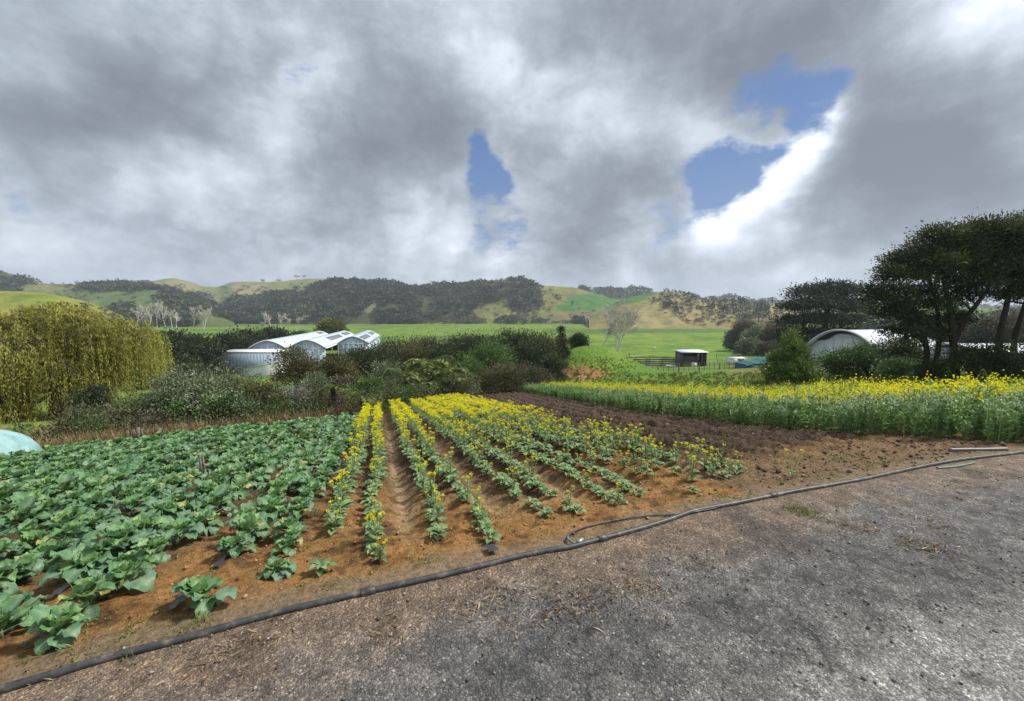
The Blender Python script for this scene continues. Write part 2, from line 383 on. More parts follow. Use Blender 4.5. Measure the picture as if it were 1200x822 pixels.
# ------------------------------------------------------------------ terrain
NAZ = R(-18.6); NV = np.array([math.sin(NAZ), math.cos(NAZ)]); TV = np.array([NV[1], -NV[0]]); P0 = np.array([0.0, 3.13])
def st_of(x, y):
    dx = x - P0[0]; dy = y - P0[1]; return dx * NV[0] + dy * NV[1], dx * TV[0] + dy * TV[1]
def xy_of(s, t): return P0[0] + s * NV[0] + t * TV[0], P0[1] + s * NV[1] + t * TV[1]
_ss = np.concatenate([np.linspace(-30, 60, 2000), np.linspace(60.2, 3000, 6000)])
_zz = np.interp(_ss, [-30, 0, .15, 30, 45, 64, 90, 130, 200, 3000], [0, 0, -.01, -4.6, -6.6, -8.5, -10.5, -12.2, -13, -13])
_k = np.ones(9) / 9; _zz[5:-5] = np.convolve(_zz, _k, 'same')[5:-5]
BUMPS = []
def _bump(px, D, r1, r2, h): BUMPS.append((((px - 600) / FPX) * D, D, r1, r2, h))
_bump(694, 53, 6.5, 8, 4.2); _bump(672, 47, 4, 3.5, 1.6); _bump(830, 36, 12, 4, .7); _bump(900, 40, 9, 5, .5)
OFF_T = []; OFF_S = []
def soff(t): return np.interp(t, OFF_T, OFF_S)
def H(x, y):
    x = np.asarray(x, float); y = np.asarray(y, float)
    s, t = st_of(x, y)
    z = np.interp(s, _ss, _zz)
    for bx, by, r1, r2, h in BUMPS: z = z + h * np.exp(-((x - bx) / r1) ** 2 - ((y - by) / r2) ** 2)
    tr = np.exp(-((x - 13.5) / 8.0) ** 2 - ((y - 60) / 9.0) ** 2); z = z + tr * .35 * np.sin(y * 1.6 + x * .5)
    z = z + sst(s, 28, 45) * (fbm(x * .06, y * .06, 3, 4) * 1.0 + fbm(x * .5, y * .5, 5, 3) * .12) * (1 - .5 * sst(s, 100, 160))
    return z
def h1(x, y): return float(H(np.array([x]), np.array([y]))[0])
def unproj(px, py):
    """pixels -> points of the sloping field plane (iterated on the terrain)"""
    d = rayd(px, py); lo, hi = .5, 400.0
    for n in (160, 60, 40):
        t = np.geomspace(lo, hi, n); k = int(np.argmax(EYE + d[2] * t <= H(d[0] * t, d[1] * t)))
        if k == 0: k = 1 if EYE + d[2] * t[0] <= H(d[0] * t[:1], d[1] * t[:1])[0] else n - 1
        lo, hi = t[k - 1], t[k]
    return np.array([d[0] * lo, d[1] * lo, EYE + d[2] * lo])
PIPE = [(-60, 830), (0, 812), (70, 791), (146, 767.5), (220, 748), (291, 730), (345, 716), (400, 703), (480, 684), (560, 665), (620, 652), (660, 645), (680, 640), (735, 624.5), (785, 609.5), (815, 601), (860, 592), (930, 577.5), (1000, 564.5), (1060, 552), (1120, 541.5), (1160, 536), (1200, 531), (1260, 522)]
_t = sorted([st_of(*unproj(a, b)[:2])[::-1] for a, b in PIPE]); OFF_T += [-30] + [q[0] for q in _t] + [40]; OFF_S += [_t[0][1]] + [q[1] for q in _t] + [_t[-1][1]]
# the crop block: its edge towards the camera read off the picture, then pushed back
CE = [unproj(a, b)[:2] for a, b in [(590, 457), (610, 459.5), (640, 464.5), (680, 472.5), (740, 483.5), (800, 491.5), (860, 500), (940, 507), (1020, 512.5), (1100, 516.5), (1200, 521)]]
_d = CE[-1] - CE[-2]; CE += [CE[-1] + unit(_d) * 2.5, CE[-1] + unit(_d) * 6]
CE = np.array(CE)
_cs = np.concatenate([[0], np.cumsum(np.linalg.norm(np.diff(CE, axis=0), axis=1))])
CB = []
for i, p in enumerate(CE):
    tg = unit(CE[min(i + 1, len(CE) - 1)] - CE[max(i - 1, 0)]); nr = np.array([-tg[1], tg[0]])
    w = np.interp(i, [0, 1, 2, 3, 4, 5, 6, 8, 10, 12], [1.0, 3, 4.2, 4.6, 4.8, 5.0, 5.2, 5.2, 5.2, 5.2])
    CB.append(p + nr * w)
CB = np.array(CB)
CROP_POLY = np.concatenate([CE, CB[::-1]])
def edge_dist(x, y):
    """signed-free distance from the crop block's near edge, for the curved plough lines"""
    best = np.full(np.shape(x), 1e9)
    for a, b in zip(CE[:-1], CE[1:]):
        ab = b - a; L2 = ab @ ab
        u = np.clip(((x - a[0]) * ab[0] + (y - a[1]) * ab[1]) / L2, 0, 1)
        best = np.minimum(best, np.hypot(x - a[0] - u * ab[0], y - a[1] - u * ab[1]))
    return best
CAB_T = (-17.5, -1.78)
def cab_far(t): return np.interp(t, [-18, -9.8, -7.4, -1.8, -1.0, 3.3], [7.4, 10.4, 12.1, 14.6, 16.0, 20.8])
MUST_ROWS = [-1.42, -1.06, -.45, -.09, .55, .92, 1.5, 1.86, 2.45, 2.8, 3.3]
CAB_ROWS = [-1.84 - 1.02 * (i // 2) - (.44 if i % 2 else 0) for i in range(28)]
FIELD = [xy_of(float(soff(t)) + .05, t) for t in np.linspace(-18, 14, 65)] + [tuple(p) for p in [CB[-1]]] + [tuple(p) for p in CB[::-1]] + \
        [tuple(unproj(575, 461)[:2]), tuple(unproj(545, 463)[:2]), tuple(unproj(520, 465.5)[:2])] + [xy_of(float(cab_far(t)) + .5, t) for t in (3.0, 1.5, 0, -1.0, -2, -5, -7.4, -9.8, -14, -18)]

# one grid for everything underfoot; its faces are dealt out to road, field and ground
ys = [-14.0]
while ys[-1] < 1700:
    y = ys[-1]; ys.append(y + (1.2 if y < -1 else .35 if y < .4 else max(.018, .0085 * y) if y < 45 else .02 * y))
ys = np.array(ys)
ua = np.linspace(-1, 1, 1151); aa = np.sign(ua) * (np.abs(ua) * .95 + .95 * np.abs(ua) ** 3)
GX = aa[None, :] * np.maximum(ys + 3.0, 7.0)[:, None]; GY = np.broadcast_to(ys[:, None], GX.shape)
gs, gt = st_of(GX, GY); GZ = H(GX, GY)
infield = inpoly(GX, GY, FIELD); gs0 = gs; gs = gs - soff(gt) * (1 - sst(gs, 1.0, 4.0))
# dig the furrows and rough up the soil
beds = np.zeros_like(GX)
near = (GY < 60) & (GY > 0)
m_must = sst(gs, .5, 1.6) * sst(gt, -1.75, -1.5) * (1 - sst(gt, 3.4, 3.7)) * (gs < cab_far(gt) + .5)
m_cab = sst(gs, .5, 1.5) * (1 - sst(gt, -1.75, -1.5)) * (gs < cab_far(gt) + .5)
rd = np.full(GX.shape, 9.0)
for r in MUST_ROWS + CAB_ROWS: rd = np.minimum(rd, np.abs(gt - r + .03 * np.sin(gs * 1.1 + r * 3)))
beds += (m_must + .7 * m_cab) * (.075 * np.exp(-(rd / .17) ** 2) - .045)
path = m_must * (np.exp(-((gt + .76 + .02 * np.sin(gs * 2)) / .10) ** 2) + .7 * np.exp(-((gt - 1.22) / .10) ** 2) + .6 * np.exp(-((gt - 2.15) / .1) ** 2) + .5 * np.exp(-((gt - .23) / .08) ** 2))
beds -= .05 * path
ed = np.where(near, edge_dist(GX, GY), 99.0)
incrop = inpoly(GX, GY, CROP_POLY)
m_pl = infield * sst(gt, 3.2, 3.9) * sst(gs, .8, 2.2) * (~incrop)
beds += m_pl * .075 * np.sin(ed * 2 * math.pi / .55 + 1.2 * fbm(GX * .4, GY * .4, 8, 2))
clod = .6 * fbm(GX * 6, GY * 6, 21, 5, .62) + .5 * np.maximum(fbm(GX * 11, GY * 11, 23, 3, .6), -.05) + .35 * fbm(GX * 2.5, GY * 2.5, 24, 3)
rough_ = infield * (.03 + .09 * m_pl + .10 * sst(gs, .1, .8)) * (1 - .75 * np.clip(path, 0, 1))
GZf = GZ + np.where(infield, beds + clod * rough_ + np.maximum(clod - .12, 0) * .16 * m_pl, 0)
roadm = (gs < .05)
GZf = GZf + np.where(roadm, fbm(GX * .35, GY * .35, 31, 3) * .08 * sst(-gs, .2, 1.5) + fbm(GX * 1.9, GY * 1.9, 32, 4) * .045 * sst(-gs, .1, .6) + fbm(GX * 9, GY * 9, 33, 3) * .006, 0)
GZf = GZf + np.where(~infield & ~roadm & (GY < 60), fbm(GX * 2.2, GY * 2.2, 41, 4) * .18, 0)
GV = np.stack([GX, GY, GZf], -1).reshape(-1, 3)
def lerp(a, b, f): return a + (np.asarray(b) - a) * np.clip(f, 0, 1)[..., None]
# soil, gravel and pasture have their own colours
C = np.zeros(GX.shape + (3,))
nA = fbm(GX * .8, GY * .8, 51, 4); nB = fbm(GX * 3.1, GY * 3.1, 52, 4); nC = fbm(GX * .02, GY * .02, 53, 4); nD = fbm(GX * .15, GY * .15, 54, 4)
clay = np.array([.335, .178, .064]); brown = np.array([.112, .065, .037]); dark = np.array([.098, .067, .046]); pale = np.array([.40, .285, .165])
nE = fbm(GX * 9, GY * 9, 58, 4)
soil = lerp(np.broadcast_to(clay, C.shape), (.36, .235, .105), sst(nA, -.05, .2) * .8)
soil = lerp(soil, (.20, .098, .036), sst(nB, .0, .2) * .75)
soil = lerp(soil, brown, sst(gs + nA * 3.2 + nB * 1.4, 1.2, 3.6) * .9)
soil = lerp(soil, dark, m_pl * sst(gs + gt * .1 + nA * 2.6, 1.0, 2.6))
soil = lerp(soil, (.20, .135, .08), (gt > 3) * (1 - sst(gs + nA * 1.4, .7, 2.2)) * .9)
soil = lerp(soil, pale, np.clip(path, 0, 1) * .85 * (1 - sst(gs, 7, 13)))
soil = lerp(soil, (.052, .038, .028), sst(-nB - .6 * nA, .12, .30) * .7 * sst(gs, .5, 2.5))
soil = lerp(soil, (.070, .046, .028), sst(nE + .5 * nB, .06, .24) * .7)
soil = lerp(soil, (.25, .19, .125), (1 - sst(gs + nB * .35, .10, .42)) * .85)
soil = lerp(soil, (.085, .095, .035), sst(nA + .6 * nB, .10, .28) * .55 * (gt < -1.6) * (gs < 4))
soil = lerp(soil, (.075, .060, .045), np.exp(-(rd / .16) ** 2) * m_cab * .45)
r_ = -gs
grav = lerp(np.broadcast_to(np.array([.150, .147, .143]), C.shape), (.172, .126, .090), 1 - sst(r_ + nA * .9 + nB * .5, .15, .85))
lowf = fbm(GX * .33 + 3, GY * .33, 57, 3); band = np.exp(-((r_ - 1.0 - .10 * gt - .35 * lowf) / (.50 + .10 * np.maximum(gt, 0))) ** 2)
grav = lerp(grav, (.075, .074, .075), np.clip(band * 1.1 * sst(nA + 1.2 * nB + lowf, -.45, .2), 0, 1) * .8 * sst(gt, -2.2, -.2))
grav = lerp(grav, (.085, .084, .086), sst(gt + nA * 3, 3.0, 5.5) * sst(r_ + nA * .8, .35, 1.0) * .55)
grav = lerp(grav, (.265, .260, .248), sst(r_ + nA * .7 + .3 * nB - .10 * gt, 1.15, 1.75) * .8)
grav = lerp(grav, (.10, .099, .099), sst(nB + .6 * nE + .4 * nA, .06, .22) * .55 * sst(r_, .8, 1.6))
grav = lerp(grav, (.055, .053, .052), sst(-nA - .9 * nB, .2, .36) * .6)
grav = lerp(grav, (.15, .095, .065), sst(nB + nA, .26, .48) * .5 * (1 - sst(r_, .8, 1.6)))
crk = np.abs(fbm(GX * .9 + 7, GY * .9, 61, 5, .6)); grav = lerp(grav, (.045, .044, .044), (1 - sst(crk, .004, .016)) * .75 * sst(r_, .5, 1.1))
past = lerp(np.broadcast_to(np.array([.092, .172, .026]), C.shape), (.165, .235, .036), sst(nD, -.18, .22))
past = lerp(past, (.062, .120, .030), sst(nC, .02, .2) * .8)
past = lerp(past, (.17, .15, .055), sst(nA + nD, .10, .45) * (1 - sst(gs, 60, 130)))
px_, py_ = proj(np.stack([GX, GY, GZ], -1))
vis = GY > 3
for poly, c, f in [([(450, 404), (455, 412), (500, 412), (490, 403)], (.30, .20, .13), .8), ([(630, 403), (622, 412), (640, 416), (652, 404)], (.26, .17, .10), .7),
                   ([(150, 374), (150, 378.5), (330, 380.5), (330, 376)], (.30, .23, .15), .75), ([(640, 386), (640, 391), (870, 390), (870, 385)], (.05, .10, .022), .6),
                   ([(560, 392), (470, 397), (560, 402), (640, 398)], (.055, .085, .025), .5), ([(740, 383), (760, 385.5), (880, 384.5), (880, 381)], (.17, .17, .045), .7)]:
    mk = inpoly(px_ + nB * 14, py_ + nB * 2, poly) & vis & (gs > 60)
    past = lerp(past, c, mk * f)
bankm = np.exp(-((px_ - 682) / 36) ** 2 - ((py_ - 438) / 11) ** 2) * (GY > 38) * (GY < 60) * vis
past = lerp(past, (.33, .165, .085), sst(bankm + nB * .6, .42, .7) * .9)
edge_strip = (~infield) & (gs > .05) & (gs < 30) & (gt < 5)
past = lerp(past, (.15, .115, .06), edge_strip * sst(nB + nA, -.2, .3) * .8)
C[:] = past; C[infield] = soil[infield]; C[roadm] = grav[roadm]
C *= (1 + .35 * nB[..., None])
nr, nc = GX.shape
i = np.arange(nr - 1)[:, None] * nc; j = np.arange(nc - 1)[None]
GF = np.stack([i + j, i + j + 1, i + nc + j + 1, i + nc + j], -1).reshape(-1, 4)
fr = roadm.ravel()[GF].sum(1) >= 3; ff = (~fr) & (infield.ravel()[GF].sum(1) >= 2)

def road_mat():
    m = bpy.data.materials.new('gravel'); m.use_nodes = True; nt = m.node_tree; g = NG(nt); b = nt.nodes['Principled BSDF']
    p = wpos(g); c = attr(g, 'Col', 'Color')
    def vor(sc, out, feat='F1'):
        n = g.new('ShaderNodeTexVoronoi', feature=feat); g.put(n.inputs['Vector'], p); n.inputs['Scale'].default_value = sc; return n.outputs[out]
    sepc = g.new('ShaderNodeSeparateColor'); g.put(sepc.inputs[0], vor(135, 'Color'))
    sepd = g.new('ShaderNodeSeparateColor'); g.put(sepd.inputs[0], vor(60, 'Color'))
    k1 = g.ramp(sepc.outputs[0], [(0, (.5, .5, .49)), (.5, (.92, .92, .92)), (.88, (1.25, 1.24, 1.2)), (1, (2.3, 2.26, 2.15))])
    k2 = g.ramp(sepd.outputs[1], [(0, (.72, .72, .72)), (.8, (1.05, 1.05, 1.05)), (1, (1.7, 1.66, 1.6))])
    nn = g.ramp(g.noise(p, 5.5, 10, .72), [(.28, (.36, .36, .37)), (.5, (.95, .95, .95)), (.74, (1.75, 1.72, 1.66))])
    c = g.mix(1, g.mix(1, g.mix(1, c, k1, 'MULTIPLY'), k2, 'MULTIPLY'), nn, 'MULTIPLY')
    g.put(b.inputs['Base Color'], c); b.inputs['Roughness'].default_value = .85; b.inputs['Specular IOR Level'].default_value = .3
    h = g.m('ADD', g.m('MULTIPLY', g.m('SUBTRACT', 1.0, vor(135, 'Distance')), .5), g.m('ADD', g.m('MULTIPLY', g.m('SUBTRACT', 1.0, vor(60, 'Distance')), .8), g.noise(p, 25, 6, .7)))
    bn = g.new('ShaderNodeBump'); bn.inputs['Strength'].default_value = .9; bn.inputs['Distance'].default_value = .012
    g.put(bn.inputs['Height'], h); g.put(b.inputs['Normal'], bn.outputs[0]); return m
def soil_mat():
    m = bpy.data.materials.new('soil'); m.use_nodes = True; nt = m.node_tree; g = NG(nt); b = nt.nodes['Principled BSDF']
    p = wpos(g); c = attr(g, 'Col', 'Color')
    n1 = g.noise(p, 18, 8, .68); n2 = g.noise(p, 70, 5, .65)
    c = g.mix(1, c, g.ramp(n1, [(.25, (.45, .42, .40)), (.5, (1, 1, 1)), (.78, (1.55, 1.6, 1.65))]), 'MULTIPLY')
    c = g.mix(1, c, g.ramp(n2, [(.25, (.7, .7, .7)), (.8, (1.3, 1.3, 1.3))]), 'MULTIPLY')
    n = g.new('ShaderNodeTexVoronoi'); g.put(n.inputs['Vector'], p); n.inputs['Scale'].default_value = 12
    spk = g.sm(n.outputs['Distance'], .12, .07)
    c = g.mix(g.m('MULTIPLY', spk, .55), c, (.34, .29, .23))
    g.put(b.inputs['Base Color'], c); b.inputs['Roughness'].default_value = .95; b.inputs['Specular IOR Level'].default_value = .12
    bn = g.new('ShaderNodeBump'); bn.inputs['Strength'].default_value = 1; bn.inputs['Distance'].default_value = .05
    g.put(bn.inputs['Height'], g.m('ADD', n1, g.m('MULTIPLY', n2, .5))); g.put(b.inputs['Normal'], bn.outputs[0]); return m
def pasture_mat():
    m = bpy.data.materials.new('pasture'); m.use_nodes = True; nt = m.node_tree; g = NG(nt); b = nt.nodes['Principled BSDF']
    p = wpos(g); c = attr(g, 'Col', 'Color')
    c = g.mix(1, c, g.ramp(g.noise(p, .35, 8, .65), [(.25, (.62, .66, .6)), (.5, (1, 1, 1)), (.75, (1.35, 1.25, 1.2))]), 'MULTIPLY')
    c = g.mix(1, c, g.ramp(g.noise(p, 3.0, 6, .7), [(.25, (.65, .65, .65)), (.75, (1.35, 1.35, 1.35))]), 'MULTIPLY')
    g.put(b.inputs['Base Color'], c); b.inputs['Roughness'].default_value = .9; b.inputs['Specular IOR Level'].default_value = .1
    bn = g.new('ShaderNodeBump'); bn.inputs['Strength'].default_value = .7; bn.inputs['Distance'].default_value = .25
    g.put(bn.inputs['Height'], g.noise(p, 2.5, 6, .7)); g.put(b.inputs['Normal'], bn.outputs[0]); return m
M['gravel'] = road_mat(); M['soil'] = soil_mat(); M['pasture'] = pasture_mat()
Cf = np.clip(C.reshape(-1, 3), .004, .8)
for nm, sel, mt in (('road', fr, 'gravel'), ('field', ff, 'soil'), ('ground', ~(fr | ff), 'pasture')):
    F = GF[sel]; used = np.unique(F); inv = np.zeros(len(GV), np.int64); inv[used] = np.arange(len(used))
    mb = MB(); mb.add(GV[used], inv[F]); me = mb.mesh(nm, M[mt], smooth=True); setcol(me, 'Col', Cf[used])
    struct(link(nm, me))
def gz_fine(x, y):
    """height of the dug soil under a point (nearest grid column/row)"""
    r = int(np.clip(np.searchsorted(ys, y), 1, nr - 1)); r = r if ys[r] - y < y - ys[r - 1] else r - 1
    row = GX[r]; c = int(np.clip(np.searchsorted(row, x), 1, nc - 1)); c = c if row[c] - x < x - row[c - 1] else c - 1
    return float(GZf[r, c])

# ------------------------------------------------------------------ hills
def hill_mat(name, sc):
    m = bpy.data.materials.new(name); m.use_nodes = True; nt = m.node_tree; g = NG(nt); b = nt.nodes['Principled BSDF']
    p = wpos(g); c = attr(g, 'Col', 'Color')
    c = g.mix(1, c, g.ramp(g.noise(p, sc, 9, .68), [(.25, (.5, .54, .5)), (.5, (1, 1, 1)), (.75, (1.5, 1.36, 1.25))]), 'MULTIPLY')
    g.put(b.inputs['Base Color'], c); b.inputs['Roughness'].default_value = .95; b.inputs['Specular IOR Level'].default_value = .05
    bn = g.new('ShaderNodeBump'); bn.inputs['Strength'].default_value = .8; bn.inputs['Distance'].default_value = 1.5
    g.put(bn.inputs['Height'], g.noise(p, sc * 4, 6, .7)); g.put(b.inputs['Normal'], bn.outputs[0]); return m
M['hill'] = hill_mat('hill', .06)
HILLS = {}
def hill(key, crest, Dc, Db, base, patches, seed, rough=1.0, back=.6, px0=None, px1=None):
    """a ridge: front slope from depth Db up to its crest at depth Dc, then down its back"""
    cx = np.array([c[0] for c in crest], float); cy = np.array([c[1] for c in crest], float)
    pxs = np.arange(cx[0], cx[-1] + .1, 2.5); cyi = np.interp(pxs, cx, cy)
    k = np.hanning(7); k /= k.sum(); cyi = np.convolve(np.pad(cyi, 3, 'edge'), k, 'valid')
    nv = 46; v = np.linspace(0, 1 + back, nv)
    prof = np.where(v <= 1, v, 1); sh = .5 - .5 * np.cos(np.pi * prof ** .85); sh = .55 * sh + .45 * prof
    Dv = Db + (Dc - Db) * v
    Xc = (pxs - 600) / FPX / 1.0
    X = Xc[:, None] * Dv[None] ; Y = np.broadcast_to(Dv[None], X.shape)
    zc = np.array([at(px, py, Dc)[2] for px, py in zip(pxs, cyi)])
    zb = -13.6 + 0 * zc
    Z = zb[:, None] + np.maximum(zc - zb, .5)[:, None] * (sh[None] - np.where(v > 1, ((v - 1) / back) ** 1.3 * 1.02, 0)[None])
    env = np.minimum(sst(v, 0, .25), 1 - .75 * sst(v, .7, 1))[None] * np.maximum(zc - zb, 0)[:, None]
    L = (Dc - Db)
    Z = Z + env * rough * (.34 * fbm(X / (L * .30), Y / (L * .6), seed, 4) + .10 * fbm(X / (L * .06), Y / (L * .06), seed + 5, 3))
    P = np.stack([X, Y, Z], -1)
    px, py = proj(P); ww = fbm(X / (L * .08), Y / (L * .08), seed + 9, 4)
    Cc = np.broadcast_to(np.array(base), P.shape).copy()
    Cc = lerp(Cc, np.array(base) * np.array([1.5, 1.15, 1.1]), sst(fbm(X / (L * .2), Y / (L * .2), seed + 3, 4), .0, .25))
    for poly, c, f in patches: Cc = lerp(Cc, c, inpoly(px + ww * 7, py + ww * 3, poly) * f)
    V = P.reshape(-1, 3); n1, n2 = X.shape
    i = np.arange(n1 - 1)[:, None] * n2; j = np.arange(n2 - 1)[None]
    F = np.stack([i + j, i + n2 + j, i + n2 + j + 1, i + j + 1], -1).reshape(-1, 4)
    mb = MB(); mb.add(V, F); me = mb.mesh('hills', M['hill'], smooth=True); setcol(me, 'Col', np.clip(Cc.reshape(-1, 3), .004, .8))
    struct(link('hills', me)); HILLS[key] = (P, px, py)
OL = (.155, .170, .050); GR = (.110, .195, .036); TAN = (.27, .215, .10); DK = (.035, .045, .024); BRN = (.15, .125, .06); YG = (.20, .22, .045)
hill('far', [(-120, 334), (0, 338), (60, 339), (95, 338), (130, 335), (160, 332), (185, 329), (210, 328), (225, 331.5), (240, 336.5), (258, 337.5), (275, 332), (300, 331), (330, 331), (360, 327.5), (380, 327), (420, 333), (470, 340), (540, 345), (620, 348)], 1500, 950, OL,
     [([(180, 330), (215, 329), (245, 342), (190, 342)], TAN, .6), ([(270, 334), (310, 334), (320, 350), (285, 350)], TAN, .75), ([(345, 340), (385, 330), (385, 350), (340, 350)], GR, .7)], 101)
hill('lefttop', [(-160, 306), (-60, 310), (0, 317), (12, 320), (24, 325.5), (36, 329.5), (48, 332.5), (62, 334), (80, 334.5), (100, 335), (130, 334), (160, 334), (180, 336), (200, 340), (225, 349), (245, 356), (262, 366), (275, 374)], 820, 480, (.085, .115, .04),
     [([(18, 333), (45, 332), (75, 338), (72, 346), (20, 341)], (.15, .165, .06), .8), ([(95, 344), (140, 342), (190, 353), (190, 361), (110, 356)], (.10, .15, .05), .7)], 111)
hill('leftnear', [(-200, 338), (-60, 341), (0, 342), (30, 342), (55, 343.5), (80, 348), (100, 353), (120, 359.5), (140, 368), (152, 376), (165, 384)], 260, 150, YG,
     [([(20, 345), (70, 348), (60, 358), (0, 352)], (.14, .20, .035), .7), ([(110, 362), (140, 372), (140, 382), (105, 375)], (.20, .15, .09), .5)], 121, rough=.5)
hill('mid', [(215, 376), (240, 368), (258, 358), (270, 354), (285, 352), (300, 353.5), (312, 349), (335, 344), (352, 348), (362, 344), (372, 337), (385, 332.5), (400, 330.5), (420, 332), (440, 336), (460, 336), (480, 339), (500, 339), (520, 338), (540, 337), (560, 335.5), (580, 332.5), (600, 330), (612, 331), (640, 336), (672, 336.5), (700, 345), (722, 352), (760, 362), (800, 374)], 880, 640, OL,
     [([(243, 354), (268, 352), (268, 361), (245, 362)], GR, .9),
      ([(260, 362), (330, 342), (400, 330), (470, 334), (560, 336), (610, 330), (634, 340), (634, 362), (600, 366), (560, 372), (540, 362), (470, 376), (420, 384), (260, 384)], DK, .85),
      ([(425, 366), (430, 354), (442, 354), (440, 366)], (.15, .16, .06), 1.), ([(550, 372), (556, 362), (590, 352), (598, 366), (578, 374)], (.15, .16, .055), 1.),
      ([(652, 361), (668, 348), (700, 343), (718, 350), (745, 346), (712, 361), (690, 364), (655, 365)], (.055, .145, .035), .95),
      ([(630, 352), (665, 341), (690, 343), (660, 352), (650, 362), (636, 362)], BRN, .6), ([(640, 366), (760, 362), (780, 380), (640, 380)], BRN, .7), ([(600, 372), (640, 366), (660, 380), (600, 382)], (.12, .14, .05), .8)], 131, rough=.75)
hill('back', [(640, 340), (675, 338), (700, 340), (740, 341), (760, 342), (800, 347), (830, 350.5), (870, 351), (900, 352), (950, 353), (1000, 355), (1060, 358), (1120, 360), (1200, 362), (1320, 364), (1500, 366)], 1250, 900, (.085, .13, .04), [], 141)
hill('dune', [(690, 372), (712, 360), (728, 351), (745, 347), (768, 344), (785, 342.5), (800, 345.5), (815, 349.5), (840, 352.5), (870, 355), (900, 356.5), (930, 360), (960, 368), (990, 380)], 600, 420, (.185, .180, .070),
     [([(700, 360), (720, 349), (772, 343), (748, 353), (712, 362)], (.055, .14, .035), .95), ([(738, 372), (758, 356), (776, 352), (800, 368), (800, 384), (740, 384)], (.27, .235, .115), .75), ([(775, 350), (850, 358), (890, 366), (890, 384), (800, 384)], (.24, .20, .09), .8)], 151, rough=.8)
hill('rightgreen', [(930, 372), (980, 364), (1010, 358), (1035, 357), (1080, 360), (1150, 362), (1250, 360), (1400, 364), (1560, 372)], 420, 260, (.085, .15, .035), [], 161, rough=.5)

# ------------------------------------------------------------------ buildings
def frame_of(az):
    a = np.array([math.sin(az), math.cos(az), 0]); b = np.array([a[1], -a[0], 0]); return a, b   # a: away along the axis, b: to its right
def quad(mb, pts, mat=0): mb.add(np.array(pts, float), [[0, 1, 2, 3]], mat)
def slab(mb, pts, th, mat=0):
    p = np.array(pts, float); n = unit(np.cross(p[1] - p[0], p[3] - p[0])); q = p + n * th
    mb.add(np.concatenate([p, q]), [[3, 2, 1, 0], [4, 5, 6, 7], [0, 1, 5, 4], [1, 2, 6, 5], [2, 3, 7, 6], [3, 0, 4, 7]], mat)
ARC = [2.1]
def arch_profile(w, ze, zr, n=13):
    x = np.linspace(-w / 2, w / 2, n); t = x / (w / 2); return x, ze + (zr - ze) * (1 - np.abs(t) ** ARC[0])
def arch_shell(mb, o, a, b, w, ze, zr, L, th=.12, n=13, sag=0, nl=8):
    """curved roof sheet along a, from origin o (ground level under the near ridge)"""
    x, z = arch_profile(w, ze, zr, n); ls = np.linspace(0, L, nl + 1)
    P = np.array([[o + a * l + b * xx + np.array([0, 0, zz - sag * abs(math.sin(l / L * nl * math.pi / 1.0)) * .0]) for xx, zz in zip(x, z)] for l in ls])
    Q = P - np.array([0, 0, th]); V = np.concatenate([P.reshape(-1, 3), Q.reshape(-1, 3)]); m = len(ls) * n; F = []
    for i in range(len(ls) - 1):
        for j in range(n - 1):
            k = i * n + j; F += [[k, k + n, k + n + 1, k + 1], [m + k + 1, m + k + n + 1, m + k + n, m + k]]
    for i in range(len(ls) - 1):
        for j in (0, n - 1): k = i * n + j; F.append([k, k + m, k + n + m, k + n])
    for j in range(n - 1):
        for i in (0, len(ls) - 1): k = i * n + j; F.append([k, k + 1, k + 1 + m, k + m])
    mb.add(V, F)
def gable(mb, o, a, b, w, ze, zr, zb=0, n=13, th=.06):
    x, z = arch_profile(w, ze, zr, n)
    V = []; F = []
    for d in (0, th):
        V += [o + a * d + b * xx + np.array([0, 0, zz]) for xx, zz in zip(x, z)] + [o + a * d + b * xx + np.array([0, 0, zb]) for xx in x]
    for d in (0, 2 * n):
        for j in range(n - 1): F.append([d + j, d + j + 1, d + n + j + 1, d + n + j])
    for j in range(n - 1): F.append([j, 2 * n + j, 2 * n + j + 1, j + 1])
    mb.add(np.array(V), F)

